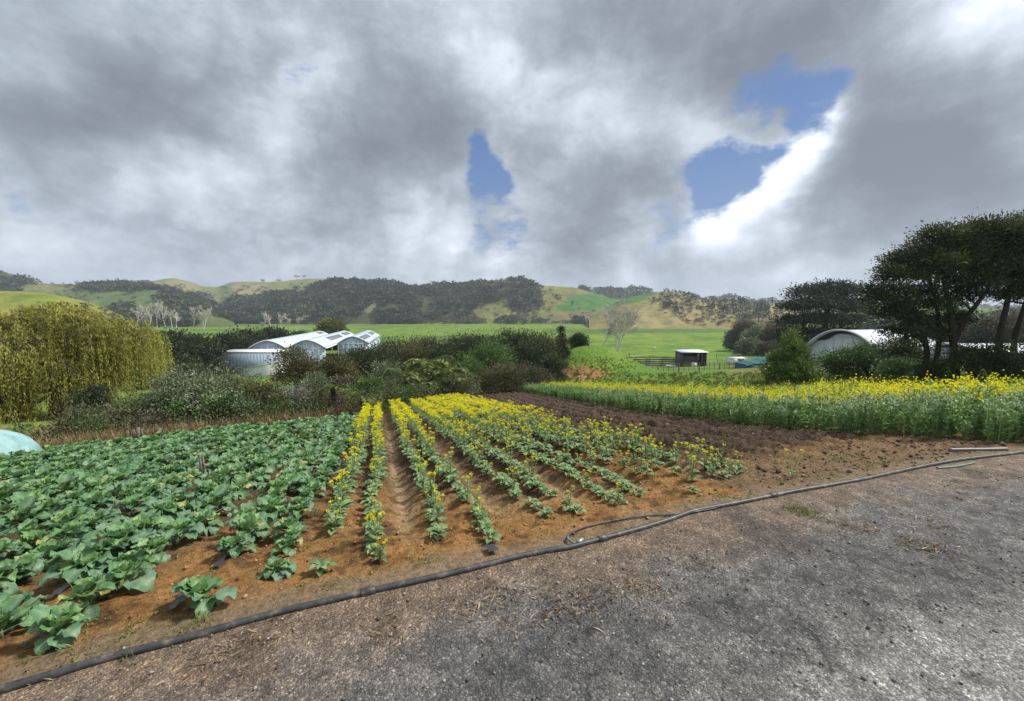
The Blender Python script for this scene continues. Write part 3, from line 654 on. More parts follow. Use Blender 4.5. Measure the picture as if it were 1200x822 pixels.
def greenhouse():
    az = R(-14); a, b = frame_of(az); p1 = at(313, 399, 95); gz = -11.4; w = 8.6; L = 55
    base = np.array([p1[0], p1[1], gz]); zr = -4.05 - gz; ze = zr - 2.1
    root = empty('greenhouse', base)
    tag(root, 'long white greenhouse with three arched roof bays down in the valley', 'greenhouse')
    Z0 = np.zeros(3)
    for k in range(3):
        l_0 = (0, 0, 14)[k]; o = b * w * k; og = o + a * l_0
        mb = MB(); arch_shell(mb, og - a * .25, a, b, w - .12, ze, zr, L + .5 - l_0); mb.build('arched_roof', M['film'], root, smooth=False)
        mb = MB(); gable(mb, og, a, b, w - .3, ze - .15, zr - .15); g = mb.build('gable_wall', M['gable_film'], root)
        mb = MB()
        for x in np.linspace(-w / 2 + .4, w / 2 - .4, 7):
            zt = ze + (zr - ze) * (1 - abs(x / (w / 2)) ** 1.6) - .3
            box(mb, og + b * x - a * .04 + np.array([0, 0, zt / 2]), (.05, .04, zt / 2), rotz(-az))
        for zz in (2.2, ze): box(mb, og - a * .06 + np.array([0, 0, zz]), (w / 2 - .3, .05, .05), rotz(-az))
        mb.build('gable_frame', M['white_paint'], g)
        mb = MB(); gable(mb, o + a * L, a, b, w - .3, ze - .15, zr - .15); mb.build('gable_wall', M['gable_film'], root)
        for l in np.arange(l_0 + 2.0, L - 1, 3.0):      # hoops showing through the film
            mb = MB(); tube(mb, [o + a * l + b * xx + np.array([0, 0, zz + .03]) for xx, zz in zip(*arch_profile(w - .1, ze, zr))], .07, 4); mb.build('roof_hoop', M['gable_film'], root)
        mb = MB(); arch_rim = [og - a * .3 + b * xx + np.array([0, 0, zz]) for xx, zz in zip(*arch_profile(w, ze, zr))]
        tube(mb, arch_rim, .13, 6); mb.build('roof_rim', M['white_paint'], root); mb = MB(); tube(mb, [p + a * (L + .6 - l_0) for p in arch_rim], .13, 6); mb.build('roof_rim', M['white_paint'], root)
        # opened ridge vents, dark against the film
        for (l0, l1, x0, x1) in [(14, 34, 1.5, 2.9), (40, 53, 1.3, 2.7)] if k else [(22, 44, -2.6, -1.1), (46, 53, 1.0, 2.2)]:
            def rp(l, x): return o + a * l + b * x + np.array([0, 0, ze + (zr - ze) * (1 - abs(x / (w / 2)) ** 1.6) + .05])
            mb = MB(); slab(mb, [rp(l0, x0), rp(l0, x1), rp(l1, x1), rp(l1, x0)], .06); mb.build('roof_vent', M['vent'], root)
    for side in (-w / 2, 2.5 * w):
        mb = MB(); box(mb, b * side + a * L / 2 + np.array([0, 0, (ze - .3) / 2]), (.06, L / 2 - .1, ze / 2 - .15), rotz(-az)); mb.build('side_wall', M['gable_film'], root)
    mb = MB()
    for k in (0, 1): box(mb, b * (w * (k + .5)) + a * L / 2 + np.array([0, 0, ze - .05]), (.22, L / 2 + .2, .10), rotz(-az))
    mb.build('gutter', M['white_paint'], root)
ARC[0] = 1.6
greenhouse()
ARC[0] = 2.1
def annex():
    g0 = -11.2
    c = (at(290, 420, 86)); wd = (325 - 254) / FPX * 86 / 2; ht = at(290, 412, 86)[2] - g0
    root = empty('packing_shed', (c[0], 88.5, g0)); tag(root, 'pale blue flat-roofed packing shed in front of the arched greenhouse', 'shed')
    mb = MB(); box(mb, (0, 0, ht / 2 - .2), (wd - .15, 3.0, ht / 2 - .2)); mb.build('wall', M['pale_blue'], root)
    mb = MB(); box(mb, (0, 0, ht - .12), (wd, 3.2, .12)); mb.build('roof', M['white_paint'], root)
    mb = MB()
    for x in np.linspace(-wd + .6, wd - .6, 18): box(mb, (x, -3.02, ht / 2 - .3), (.05, .03, ht / 2 - .3))
    mb.build('cladding_rib', M['gable_film'], root)
    mb = MB(); slab(mb, [(-wd + .1, -3.12, ht - 3.2), (-wd + 2.2, -4.4, ht - 3.1), (-wd + 2.2, -4.4, ht - 2.6), (-wd + .1, -3.02, ht - 1.9)], .08); mb.build('stair_rail', M['white_paint'], root)
    # lower lean-to with a white sloping roof
    c2 = at(303, 432, 80); r2 = empty('lean_to', (c2[0] + 1.0, 81, g0)); tag(r2, 'small white lean-to shed with sloping roof beside the packing shed', 'shed')
    z1 = at(282, 432, 80)[2] - g0; z2 = at(320, 424, 80)[2] - g0; hw = 3.4
    mb = MB()
    V = [(-hw, -2, 0), (hw, -2, 0), (hw, -2, z2), (-hw, -2, z1), (-hw, 2, 0), (hw, 2, 0), (hw, 2, z2), (-hw, 2, z1)]
    mb.add(V, [[0, 1, 2, 3], [5, 4, 7, 6], [1, 5, 6, 2], [4, 0, 3, 7]]); mb.build('wall', M['white_paint'], r2)
    mb = MB(); slab(mb, [(-hw - .3, -2.3, z1 - .02), (hw + .3, -2.3, z2 + .05), (hw + .3, 2.3, z2 + .05), (-hw - .3, 2.3, z1 - .02)], .14); mb.build('roof', M['film'], r2)
annex()

def hoop_house(px, D, ridge_py, w, L, azd, label, door=True):
    az = R(azd); a, b = frame_of(az); p = at(px, ridge_py, D); gz = h1(p[0], p[1]) - .3
    root = empty('hoop_house', (p[0], p[1], gz)); tag(root, label, 'greenhouse')
    zr = p[2] - gz; ze = zr * .58; o = np.zeros(3)
    mb = MB(); arch_shell(mb, o - a * .5, a, b, w, ze, zr, L, .1, 17); mb.build('roof_cover', M['film'], root, smooth=True)
    for s in (-1, 1):
        mb = MB(); box(mb, b * (s * w / 2) + a * (L / 2 - .5) + np.array([0, 0, ze / 2]), (.05, L / 2, ze / 2 - .02), rotz(-az)); mb.build('side_wall', M['film'], root)
    mb = MB(); gable(mb, o + a * .05, a, b, w - .25, ze - .12, zr - .42, n=17); g = mb.build('gable_wall', M['film_grey'], root)
    if door:
        mb = MB()                                  # seams of the sheet and the sagging gap under the hoop
        for x in np.linspace(-w / 2 + .7, w / 2 - .7, 7):
            zt = ze + (zr - ze) * (1 - abs(x / (w / 2)) ** 2.1) - .6; x2 = x * .8
            tube(mb, [b * x2 - a * .0 + np.array([0, 0, .1]), b * (x * .93) - a * .02 + np.array([0, 0, zt * .5]), b * x + np.array([0, 0, zt])], .022, 5)
        mb.build('seam', M['film_grey'], g)
        xs, zs = arch_profile(w, ze, zr, 41); k = np.arange(5, 19); mb = MB()
        up = [o - a * .06 + b * xs[i] + np.array([0, 0, zs[i] - .16]) for i in k]
        dn = [u - np.array([0, 0, .55 * math.sin(math.pi * j / (len(k) - 1)) + .01]) for j, u in enumerate(up)]
        for j in range(len(k) - 1): slab(mb, [up[j], up[j + 1], dn[j + 1], dn[j]], .02)
        mb.build('vent_gap', M['dark_gap'], g)
    mb = MB(); gable(mb, o + a * (L - .6), a, b, w - .25, ze - .12, zr - .2, n=17); mb.build('gable_wall', M['film_grey'], root)
    mb = MB(); rim = [o - a * .5 + b * xx + np.array([0, 0, zz + .02]) for xx, zz in zip(*arch_profile(w, ze, zr, 21))]
    tube(mb, [np.array([rim[0][0], rim[0][1], 0])] + rim + [np.array([rim[-1][0], rim[-1][1], 0])], .10, 6); mb.build('hoop_frame', M['film_grey'], root)
hoop_house(988, 44, 387, 7.0, 12, 70, 'white plastic hoop house with a sagging grey end wall behind the bushes')
hoop_house(1118, 43, 403, 6.0, 14, 84, 'low white hoop house glimpsed behind the tall dark trees', door=False)

def stockyard_shed():
    p = at(809, 426, 80); gz = h1(p[0], p[1]); top = at(809, 408.5, 80)[2] - gz; hw = 31 / FPX * 80 / 2
    root = empty('farm_shed', (p[0], p[1], gz)); root.scale = (.92, .92, .86); tag(root, 'small dark timber cattle shed with a pale flat roof beside the stockyard', 'shed')
    mb = MB(); d = 1.7
    for y in (d, ): box(mb, (0, y, top / 2 - .1), (hw, .06, top / 2 - .12))
    box(mb, (-hw, 0, top / 2 - .1), (.05, d - .07, top / 2 - .12)); box(mb, (hw, 0, top / 2 - .1), (.05, d - .07, top / 2 - .12))
    for k in range(7): box(mb, (-hw * .35, -d - .02 * (k % 2), .25 + k * .34), (hw * .62, .03, .13))
    mb.build('wall', M['timber_dark'], root)
    for x in (-hw + .1, hw * .25, hw * .62, hw - .1):
        mb = MB(); box(mb, (x, -d - .12, top / 2 - .1), (.07, .07, top / 2 - .1)); mb.build('post', M['timber_dark'], root)
    mb = MB(); slab(mb, [(-hw - .35, -d - .5, top - .2), (hw + .3, -d - .5, top - .2), (hw + .3, d + .3, top + .02), (-hw - .35, d + .3, top + .02)], .1); mb.build('roof', M['white_paint'], root)
    mb = MB(); box(mb, (-.3, -d - .5, .45), (.45, .35, .45)); box(mb, (-.3, -d - .5, .95), (.35, .25, .04)); tag(mb.build('water_drum', M['film_grey'], None, loc=(p[0], p[1], gz)), 'pale grey drum standing against the cattle shed front', 'drum')
    q = at(786, 425.5, 76); gq = h1(q[0], q[1]); mb = MB()
    V = np.array([(x * (1 - .12 * (z == 0)), y * (1 - .2 * (z == 0)), z * .5) for x in (-.85, .85) for y in (-.35, .35) for z in (0, 1)])
    mb.add(V, [[0, 1, 3, 2], [4, 6, 7, 5], [0, 4, 5, 1], [2, 3, 7, 6], [0, 2, 6, 4]])
    mb.add(V * np.array([.9, .85, .7]) + np.array([0, 0, .1]), [[2, 3, 1, 0], [5, 7, 6, 4], [1, 5, 4, 0], [6, 7, 3, 2], [4, 6, 2, 0]])
    tag(mb.build('water_trough', M['white_paint'], None, loc=(q[0], q[1], gq)), 'white water trough in the grass before the stockyard rails', 'trough')
stockyard_shed()
def rail_fence(name, label, pts, post_h, rails, spacing, mat='timber', rail_r=.05, post_r=.07, wire=False, battens=0, seed=1, cat='fence', rail_w=None):
    """posts along a ground line with boards or wires between them"""
    rg = np.random.default_rng(seed); pts = np.array(pts, float)
    seg = np.concatenate([[0], np.cumsum(np.linalg.norm(np.diff(pts[:, :2], axis=0), axis=1))]); n = max(2, int(seg[-1] / spacing) + 1)
    l = np.linspace(0, seg[-1], n); X = np.interp(l, seg, pts[:, 0]); Y = np.interp(l, seg, pts[:, 1]); Zg = H(X, Y)
    root = empty(name, (X[0], Y[0], Zg[0])); tag(root, label, cat); o = np.array([X[0], Y[0], Zg[0]])
    tops = []
    for i in range(n):
        b = np.array([X[i], Y[i], Zg[i]]) - o; h = post_h * rg.uniform(.92, 1.08); t = b + np.array([rg.normal() * .05, rg.normal() * .05, h])
        mb = MB(); tube(mb, [b - np.array([0, 0, .2]), t], [post_r, post_r * .9], 6); mb.build('post', M[mat], root); tops.append((b, t))
    mb = MB()
    for f in rails:
        for i in range(n - 1):
            p, q = tops[i][0] * (1 - f) + tops[i][1] * f, tops[i + 1][0] * (1 - f) + tops[i + 1][1] * f
            if wire: tube(mb, [p, q], rail_r, 4)
            else:
                d = q - p; L = np.linalg.norm(d); yaw = math.atan2(d[1], d[0]); pit = math.asin(d[2] / L)
                Rm = rotz(yaw) @ np.array([[math.cos(pit), 0, -math.sin(pit)], [0, 1, 0], [math.sin(pit), 0, math.cos(pit)]])
                box(mb, (p + q) / 2 + Rm @ np.array([0, -.06 - post_r, 0]), (L / 2, .03, rail_w or .075), Rm)
    mb.build('wire' if wire else 'rail', M['wire'] if wire else M[mat], root)
    if battens:
        for i in range(n - 1):
            for k in range(1, battens + 1):
                mb = MB()
                f = k / (battens + 1); p = tops[i][0] * (1 - f) + tops[i + 1][0] * f; q = tops[i][1] * (1 - f) + tops[i + 1][1] * f
                tube(mb, [p + (q - p) * .05, q - (q - p) * .03], .03, 4); mb.build('batten', M[mat], root)
def gp(px, D): x = (px - 600) / FPX * D; return (x, D)
rail_fence('stockyard_fence', 'weathered timber stockyard rails running left from the cattle shed', [gp(794, 79), gp(770, 80), gp(740, 81), gp(739, 88), gp(768, 87), gp(794, 84)], 1.75, (.2, .42, .64, .9), 2.6, 'timber_dark', seed=3, rail_w=.11)
rail_fence('wire_fence', 'post and batten wire fence across the pasture left of the teal shelter', [gp(745, 56), gp(775, 56), gp(800, 57), gp(835, 58), gp(868, 59)], 1.25, (.3, .55, .78, .97), 3.2, 'timber_dark', .012, .075, True, 3, seed=4)
rail_fence('wire_fence', 'wire fence running down the side of the grassy bank', [gp(694, 66), gp(716, 61), gp(738, 54)], 1.2, (.3, .6, .95), 2.4, 'timber_dark', .012, .06, True, 2, seed=5)
rail_fence('wire_fence', 'pale wire fence between the cattle shed and the white hut', [gp(828, 82), gp(850, 83), gp(905, 84)], 1.3, (.3, .6, .95), 2.8, 'timber', .014, .06, True, 2, seed=6)
rail_fence('wire_fence', 'thin boundary fence on the far side of the stockyard', [gp(690, 92), gp(735, 95), gp(800, 99), gp(860, 104)], 1.3, (.35, .65, .95), 5.0, 'timber', .014, .07, True, 0, seed=7)
def hut():
    p = at(863, 423.5, 80); gz = h1(p[0], p[1]); root = empty('hut', (p[0], p[1], gz)); root.scale = (.78, .8, .78); tag(root, 'low white hut with a dark doorway on the pasture', 'hut')
    mb = MB(); box(mb, (-.9, 0, .8), (1.0, 1.0, .8)); box(mb, (1.0, .3, .8), (.88, .7, .8)); mb.build('wall', M['white_paint'], root)
    mb = MB(); slab(mb, [(-2.05, -1.2, 1.6), (2.05, -1.2, 1.6), (2.05, 1.2, 1.75), (-2.05, 1.2, 1.75)], .08); mb.build('roof', M['film_grey'], root)
    for x in (.75, 1.45): mb = MB(); box(mb, (x, -.42, .65), (.26, .03, .6)); mb.build('doorway', M['dark_gap'], root)
hut()
def shelter():
    p = at(885, 442, 50); gz = h1(p[0], p[1]); root = empty('shelter', (p[0], p[1], gz)); root.scale = (1.15, 1.1, 1.2); tag(root, 'small lean-to shelter under a teal tarpaulin at the pasture edge', 'shelter')
    w = 1.75; zl = .75; zh = 1.35
    n1, n2 = 13, 9; u = np.linspace(-w, w, n1); v = np.linspace(-1.2, 1.2, n2); U, Vv = np.meshgrid(u, v, indexing='ij')
    Zt = .95 + (.55 - .9 * 0) * (U + w) / (2 * w) + .05 * fbm(U * 2, Vv * 2, 71, 3) - .10 * np.cos(U * 4) * .4 + np.where(Vv < -1.1, -.12, 0)
    P = np.stack([U, Vv, Zt], -1).reshape(-1, 3); i = np.arange(n1 - 1)[:, None] * n2; j = np.arange(n2 - 1)[None]
    F = np.stack([i + j, i + n2 + j, i + n2 + j + 1, i + j + 1], -1).reshape(-1, 4)
    mb = MB(); mb.add(P, F); mb.add(P - np.array([0, 0, .03]), F[:, ::-1]); mb.build('tarpaulin', M['teal'], root, smooth=True)
    mb = MB(); box(mb, (-w + .1, 0, .45), (.05, 1.1, .45)); box(mb, (-.7, -1.05, .42), (.95, .04, .42)); mb.build('side_sheet', M['teal'], root)
    mb = MB(); box(mb, (.3, .9, .55), (1.3, .04, .5)); mb.build('back_wall', M['timber_dark'], root)
    for x, y, h in ((w - .1, -1.1, 1.40), (.4, -1.1, 1.2), (w - .1, 1.1, 1.40), (-w + .1, -1.1, .85)):
        mb = MB(); tube(mb, [(x, y, -.2), (x, y, h)], .045, 6); mb.build('post', M['timber_dark'], root)
    mb = MB(); an = np.linspace(0, 2 * math.pi, 17)
    q = at(888, 424.5, 62); gq = h1(q[0], q[1])
    for k, (r, z) in enumerate([(.0, 0), (.9, .0), (.95, .9), (.85, 1.2), (.3, 1.35), (0, 1.36)]): mb.V.append(np.stack([r * np.cos(an[:-1]), r * np.sin(an[:-1]), np.full(16, z)], -1))
    mb.V = [np.concatenate(mb.V)]; mb.n = 96
    for k in range(5):
        j = np.arange(16); mb.Q.append(np.stack([k * 16 + j, k * 16 + (j + 1) % 16, (k + 1) * 16 + (j + 1) % 16, (k + 1) * 16 + j], -1)); mb.qm.append(np.zeros(16))
    tag(mb.build('water_tank', M['pale_blue'], None, loc=(q[0], q[1], gq)), 'pale round water tank standing just behind the teal shelter', 'tank')
shelter()
def small_houses():
    for px, py, D, w, d, h, mat, label in [(483, 412, 78, 2.2, 1.8, 2.6, 'film', 'white-roofed shed peeping out between the dark valley trees'),
                                           (536, 408, 74, 1.6, 1.4, 3.1, 'white_paint', 'bright white gabled cottage half hidden behind the trees'),
                                           (663, 418, 60, 1.3, 1.2, 2.0, 'film_grey', 'tiny grey gabled pump house at the top of the bank')]:
        p = at(px, py, D); gz = p[2] - h; root = empty('cottage' if 'cottage' in label else 'shed' if 'shed' in label else 'pump_house', (p[0], D, gz)); tag(root, label, 'house' if 'house' in label or 'cottage' in label else 'shed')
        mb = MB(); zr = h; ze = h - .9; V = [(-w, -d, -3), (w, -d, -3), (w, -d, ze), (0, -d, zr), (-w, -d, ze), (-w, d, -3), (w, d, -3), (w, d, ze), (0, d, zr), (-w, d, ze)]
        mb.add(V, [[0, 1, 2, 4], [6, 5, 9, 7], [1, 6, 7, 2], [5, 0, 4, 9]]); mb.T.append(np.array([[4, 2, 3], [7, 9, 8]])); mb.tm.append(np.zeros(2)); mb.build('wall', M[mat], root)
        mb = MB(); slab(mb, [(-w - .2, -d - .2, ze - .1), (0, -d - .2, zr + .03), (0, d + .2, zr + .03), (-w - .2, d + .2, ze - .1)], .07); slab(mb, [(0, -d - .2, zr + .03), (w + .2, -d - .2, ze - .1), (w + .2, d + .2, ze - .1), (0, d + .2, zr + .03)], .07)
        mb.build('roof', M['film' if mat != 'film_grey' else 'vent'], root)
        mb = MB(); box(mb, (.2, -d - .02, ze * .5), (.35, .02, .45)); mb.build('window', M['dark_gap'], root)
    p = at(621, 417, 52); gz = p[2] - .9; mb = MB(); an = np.linspace(0, 2 * math.pi, 16, endpoint=False); rings = [(.0, -2), (.95, -2), (.95, .3), (.8, .65), (.3, .85), (.0, .87)]
    V = np.concatenate([np.stack([r * np.cos(an), r * np.sin(an), np.full(16, z)], -1) for r, z in rings]); j = np.arange(16)
    mb.add(V, np.concatenate([np.stack([k * 16 + j, k * 16 + (j + 1) % 16, (k + 1) * 16 + (j + 1) % 16, (k + 1) * 16 + j], -1) for k in range(5)]))
    tag(mb.build('water_tank', M['pale_blue'], None, loc=(p[0], p[1], gz + .3), smooth=True), 'pale domed water tank among the bushes above the ploughed soil', 'tank')
small_houses()

# ------------------------------------------------------------------ trees
def clump_cloud(mb, rg, lobes, nc, nl, size, spread, flat=.6, mat=0, up=.3, shell=(.6, 1.0), aspect=.55, hemi=-.35, droop=0.0, clist=None, tint=(0, 1)):
    """leaf clumps spread over the outsides of ellipsoid lobes (cx,cy,cz,rx,ry,rz)"""
    lobes = np.array(lobes, float); wt = (lobes[:, 3] * lobes[:, 5]); wt = wt / wt.sum()
    li = rg.choice(len(lobes), nc, p=wt); c = lobes[li, :3]; r = lobes[li, 3:]
    d = unit(rg.normal(size=(nc * 3, 3))); d = d[d[:, 2] > hemi][:nc]
    while len(d) < nc: d = np.concatenate([d, d])[:nc]
    rad = rg.uniform(shell[0], shell[1], nc)[:, None]
    cc = c + r * d * rad
    if clist is not None: clist.append(cc)
    ct = rg.random(nc)
    k = np.repeat(np.arange(nc), nl)
    sp = spread * rg.uniform(.6, 1.3, nc)[k][:, None]
    off = rg.normal(size=(nc * nl, 3)) * sp * np.array([1, 1, flat])
    P = cc[k] + off
    A = unit(off) * .8 + d[k] * .5 + rg.normal(size=off.shape) * .5 + np.array([0, 0, up - droop])
    L = size * rg.uniform(.6, 1.3, len(P))
    t = np.clip(.55 * ct[k] + .45 * rg.random(len(P)), 0, 1)
    leaves(mb, P, A, L, L * aspect, rg, mat, tint=tint[0] + (tint[1] - tint[0]) * t)
def lobes_for(rg, w, h, n, dz=0.0, depth=.8, z0=.25):
    """random lobes that fill a crown w wide and h tall standing on z=0"""
    L = []
    for i in range(n):
        f = rg.uniform(z0, .80); rr = (1 - .55 * abs(f - .5) * 2) * w / 2
        a = rg.uniform(0, 2 * math.pi); q = rr * rg.uniform(.25, .62)
        s = rg.uniform(.34, .52) * min(w, h * 1.3) * .62
        L.append((math.cos(a) * q, math.sin(a) * q * depth, f * h, s * 1.1, s * depth, min(s * .85, (1 - f) * h + .12 * h)))
    L.append((0, 0, h * .62, w * .30, w * .26, h * .36)); L.append((0, 0, h * .38, w * .42, w * .34, h * .30))
    if z0 < .3:
        for a in (0.4, 2.2, 4.0, 5.4): L.append((math.cos(a) * w * .26, math.sin(a) * w * .22, h * .17, w * .24, w * .22, h * .20))
    return L
def limbs(mb, rg, base, tops, r0, mat=0, wob=.12, fork=.35):
    base = np.asarray(base, float)
    for t in tops:
        t = np.asarray(t, float); mid = base + (t - base) * np.array([fork * .6, fork * .6, fork * 1.2]); m2 = base + (t - base) * np.array([.65, .65, .78])
        ln = np.linalg.norm(t - base); w = rg.normal(size=(2, 3)) * wob * ln * .3
        tube(mb, curve([base, mid + w[0], m2 + w[1], t], 9), np.linspace(r0, r0 * .18, 9), 6, mat, cap=False)
def plantpos(px, D): x = (px - 600) / FPX * D; return np.array([x, D, h1(x, D)])
def dims(px, top, w, D, base_z):
    t = at(px, top, D); return w / FPX * D, t[2] - base_z
def bush(px, top, wpx, D, mat, name, label, cat, group=None, size=.16, dens=1.0, n=7, flat=.7, flowers=None, fl_n=0, fl_size=.1, up=.3, aspect=.5, z0=.2, seed=0, trunk='bark', sink=0.0, nl=26, spread=.085, hemi=-.35, shell=(.6, 1.0), stems=5, depth=.85, twigs=None):
    rg = np.random.default_rng(1000 + seed + int(px * 7) + int(D * 13)); p = plantpos(px, D)
    if name == 'dark_tree' and D < 55 and 440 < px < 700: top -= 5; wpx *= 1.14; dens *= 1.15; p[2] -= sink
    w, h = dims(px, top, wpx, D, p[2])
    root = empty(name, p); tag(root, label, cat, group)
    lb = lobes_for(rg, w * 1.0, h * .98, n, depth=depth, z0=z0)
    nc = int(dens * 70 * (w * h) ** .5 / .5 ** .5 * .55) + 40; size *= .78; nl = int(nl * 1.45)
    cl = []
    mb = MB(); clump_cloud(mb, rg, lb, nc, nl, size, spread * (w * h) ** .5, flat, 0, up, aspect=aspect, hemi=hemi, clist=cl, shell=shell)
    mats = [M[mat]]
    mb.build('crown', mats, root)
    mb = MB(); tops = [l[:3] for l in lb[:stems]]; limbs(mb, rg, (0, 0, -.15), tops, .028 * h ** .9 + .012)
    cc = cl[0]
    for i in rg.choice(len(cc), min(18, len(cc)), False):
        s = np.asarray(tops[rg.integers(len(tops))]); tube(mb, curve([s * .8, (s + cc[i]) / 2 + rg.normal(size=3) * .05 * h, cc[i]], 5), np.linspace(.010 * h ** .8 + .004, .004, 5), 4, cap=False)
    mb.build('trunk', M[trunk], root)
    if fl_n:
        mb = MB(); idx = rg.choice(len(cc), min(fl_n, len(cc)), fl_n > len(cc)); k = np.repeat(idx, 16)
        f = rg.normal(size=(len(k), 3)) * fl_size * 1.1; P = cc[k] + unit(cc[k] - np.array([0, 0, h * .4])) * .06 + f
        leaves(mb, P, f + np.array([0, 0, .1]), fl_size * .8, fl_size * .6, rg, 0); mb.build('blossom', M[flowers], root)
    if twigs:
        mb = MB()
        for i in range(twigs):
            e = np.array([rg.normal() * w * .28, rg.normal() * w * .22, h * rg.uniform(.5, 1.05)]); s = np.array([rg.normal() * w * .1, rg.normal() * w * .1, 0])
            tube(mb, curve([s, (s + e) / 2 + rg.normal(size=3) * .07 * h, e], 6), np.linspace(.012, .004, 6), 4, cap=False, tint=rg.random())
        mb.build('bare_twig', M['twig'], root)
    return root

def bare_tree(px, top, wpx, D, label, name='bare_tree', cat='tree', group=None, base_py=None, stems=3, seed=0, mat='bark_pale', lean=0, levels=4, fine=1.0, vert=.8, sub=0):
    rg = np.random.default_rng(3000 + seed + int(px * 3)); p = plantpos(px, D)
    if base_py: p[2] = at(px, base_py, D)[2]
    w, h = dims(px, top, wpx, D, p[2]); root = empty(name, p); tag(root, label, cat, group)
    tk, cr = MB(), MB(); pxm = D / FPX
    def grow(s, d, L, r, lv):
        n = 6; pts = [s]; dd = d.copy()
        for i in range(n - 1):
            dd = unit(dd + rg.normal(size=3) * .13 + np.array([0, 0, .06 * vert])); pts.append(pts[-1] + dd * L / (n - 1))
        pts = np.array(pts); r1 = max(r * .45, .004)
        tube(tk if lv < 2 else cr, pts, np.linspace(r, r1, n), 5 if lv < 2 else 3, cap=False, **({} if lv < 2 else {'tint': float(rg.random())}))
        if lv >= levels: return
        kids = int(rg.integers(4, 7)) if lv else int(rg.integers(5, 8))
        for q in range(kids):
            f = rg.uniform(.3, 1.0); i = int(f * (n - 1)); i = min(i, n - 2); b = pts[i] + (pts[i + 1] - pts[i]) * (f * (n - 1) - i)
            ax = unit(np.cross(dd, rg.normal(size=3))); an = rg.uniform(.3, .75)
            nd = unit(dd * math.cos(an) + ax * math.sin(an)); nd[2] = nd[2] * .8 + .35 * vert
            grow(b, unit(nd), L * rg.uniform(.42, .62), max(r * .5, pxm * .16 * fine), lv + 1)
    for k in range(stems):
        a = 2 * math.pi * k / stems + rg.random(); tl = .30 * w / h if stems > 1 else .03
        d0 = unit(np.array([math.cos(a) * tl + lean, math.sin(a) * tl, 1.0]))
        grow(np.array([math.cos(a), math.sin(a), 0]) * (.02 * h if stems > 1 else 0) - np.array([0, 0, .3]), d0, h * .62, max(.011 * h, pxm * .40), 0)
    tk.build('trunk', M[mat], root); cr.build('crown', M['twig_pale' if mat == 'bark_pale' else 'twig'], root)
    return root

def willow():
    rg = np.random.default_rng(11); D = 26.0; p = plantpos(78, D); px_m = D / FPX
    root = empty('willow_tree', p); tag(root, 'huge weeping willow with yellow-green hanging strands behind the cabbage field', 'tree')
    def loc(px, py, dd=0): return at(px, py, D) + np.array([0, dd, 0]) - p
    # umbrellas: centre pixel, half width, half height, depth offset
    U = [(46, 378, 40, 20, .8), (100, 380, 34, 18, .4), (8, 384, 40, 22, .6), (150, 402, 30, 20, .2), (172, 430, 18, 26, .2), (20, 405, 85, 42, 1.0), (90, 402, 70, 38, .5), (140, 420, 44, 38, 0), (-45, 420, 70, 45, .5), (55, 425, 60, 40, -1.8), (118, 445, 46, 36, -1.6), (0, 455, 60, 40, -2.6), (60, 468, 46, 32, -3.0), (150, 452, 30, 34, -.6), (-60, 460, 60, 40, -2), (95, 485, 30, 22, -3.0), (30, 420, 110, 50, 3.5), (110, 420, 70, 45, 3)]
    crown, bare = MB(), MB(); tk = MB(); tops = []
    for (px, py, rx, rz, dd) in U:
        px, rx = 60 + (px - 60) * .62, rx * .74
        c = loc(px, py, dd); a, b = rx * px_m, rz * px_m; ut = rg.uniform(-.12, .30); tops.append(c + np.array([0, 0, b * .55]))
        n = int(300 * (rx * rz / 2400.0) ** .8) + 80
        for k in range(n):
            d = unit(rg.normal(size=3)); d[2] = abs(d[2]) * .9 + .08; d = unit(d); q = rg.uniform(.75, 1.06)
            s = c + d * np.array([a, a * .8, b]) * q
            out = np.array([d[0], d[1], 0]); Lg = rg.uniform(.25, 1.0) * (b * 1.1 + .8) * (.6 + .6 * (1 - abs(d[2])))
            gl = s[2]; Lg = min(Lg, gl - .15 * rg.random()) if gl > .5 else .4
            m = max(5, int(Lg / .17)); tt = np.linspace(0, 1, m)
            pts = s + out * (.40 * np.sqrt(tt)[:, None] - .1 * tt[:, None]) * rg.uniform(.5, 1.2) + np.stack([np.zeros(m), np.zeros(m), rg.uniform(.15, .55) * np.sin(np.minimum(tt * 2.6, 1) * math.pi) - Lg * tt ** 1.25], -1) + np.cumsum(rg.normal(size=(m, 3)) * .012, 0)
            nn = np.repeat(np.arange(m), 3); P = pts[nn] + rg.normal(size=(len(nn), 3)) * .035
            A = np.gradient(pts, axis=0)[nn] / .17 * .8 + rg.normal(size=(len(nn), 3)) * .30
            st = np.clip(rg.random() * .55 + ut, 0, .8)
            leaves(crown, P, A, .21 * rg.uniform(.7, 1.3, len(nn)), .042, rg, 0, tint=np.clip(st + .25 * rg.random(len(nn)), 0, 1))
            if k % 6 == 0: tube(bare, curve([c + np.array([0, 0, -b * .2]), (c + s) / 2 + np.array([0, 0, b * .35]), s, pts[m // 2]], 7), np.linspace(.03, .006, 7), 4, cap=False, tint=rg.random())
    crown.build('crown', M['willow_leaf'], root)
    b0 = loc(70, 500, 0); b0[2] = -.2; b1 = b0 + np.array([.15, .1, 2.4])
    tube(tk, curve([b0, b0 + np.array([.05, 0, 1.2]), b1], 7), np.linspace(.48, .36, 7), 9)
    for t in tops: limbs(tk, rg, b1 - np.array([0, 0, .2]), [t], .2, wob=.2)
    tk.build('trunk', M['bark_grey'], root); bare.build('branch', M['brown_leaf'], root)
willow()

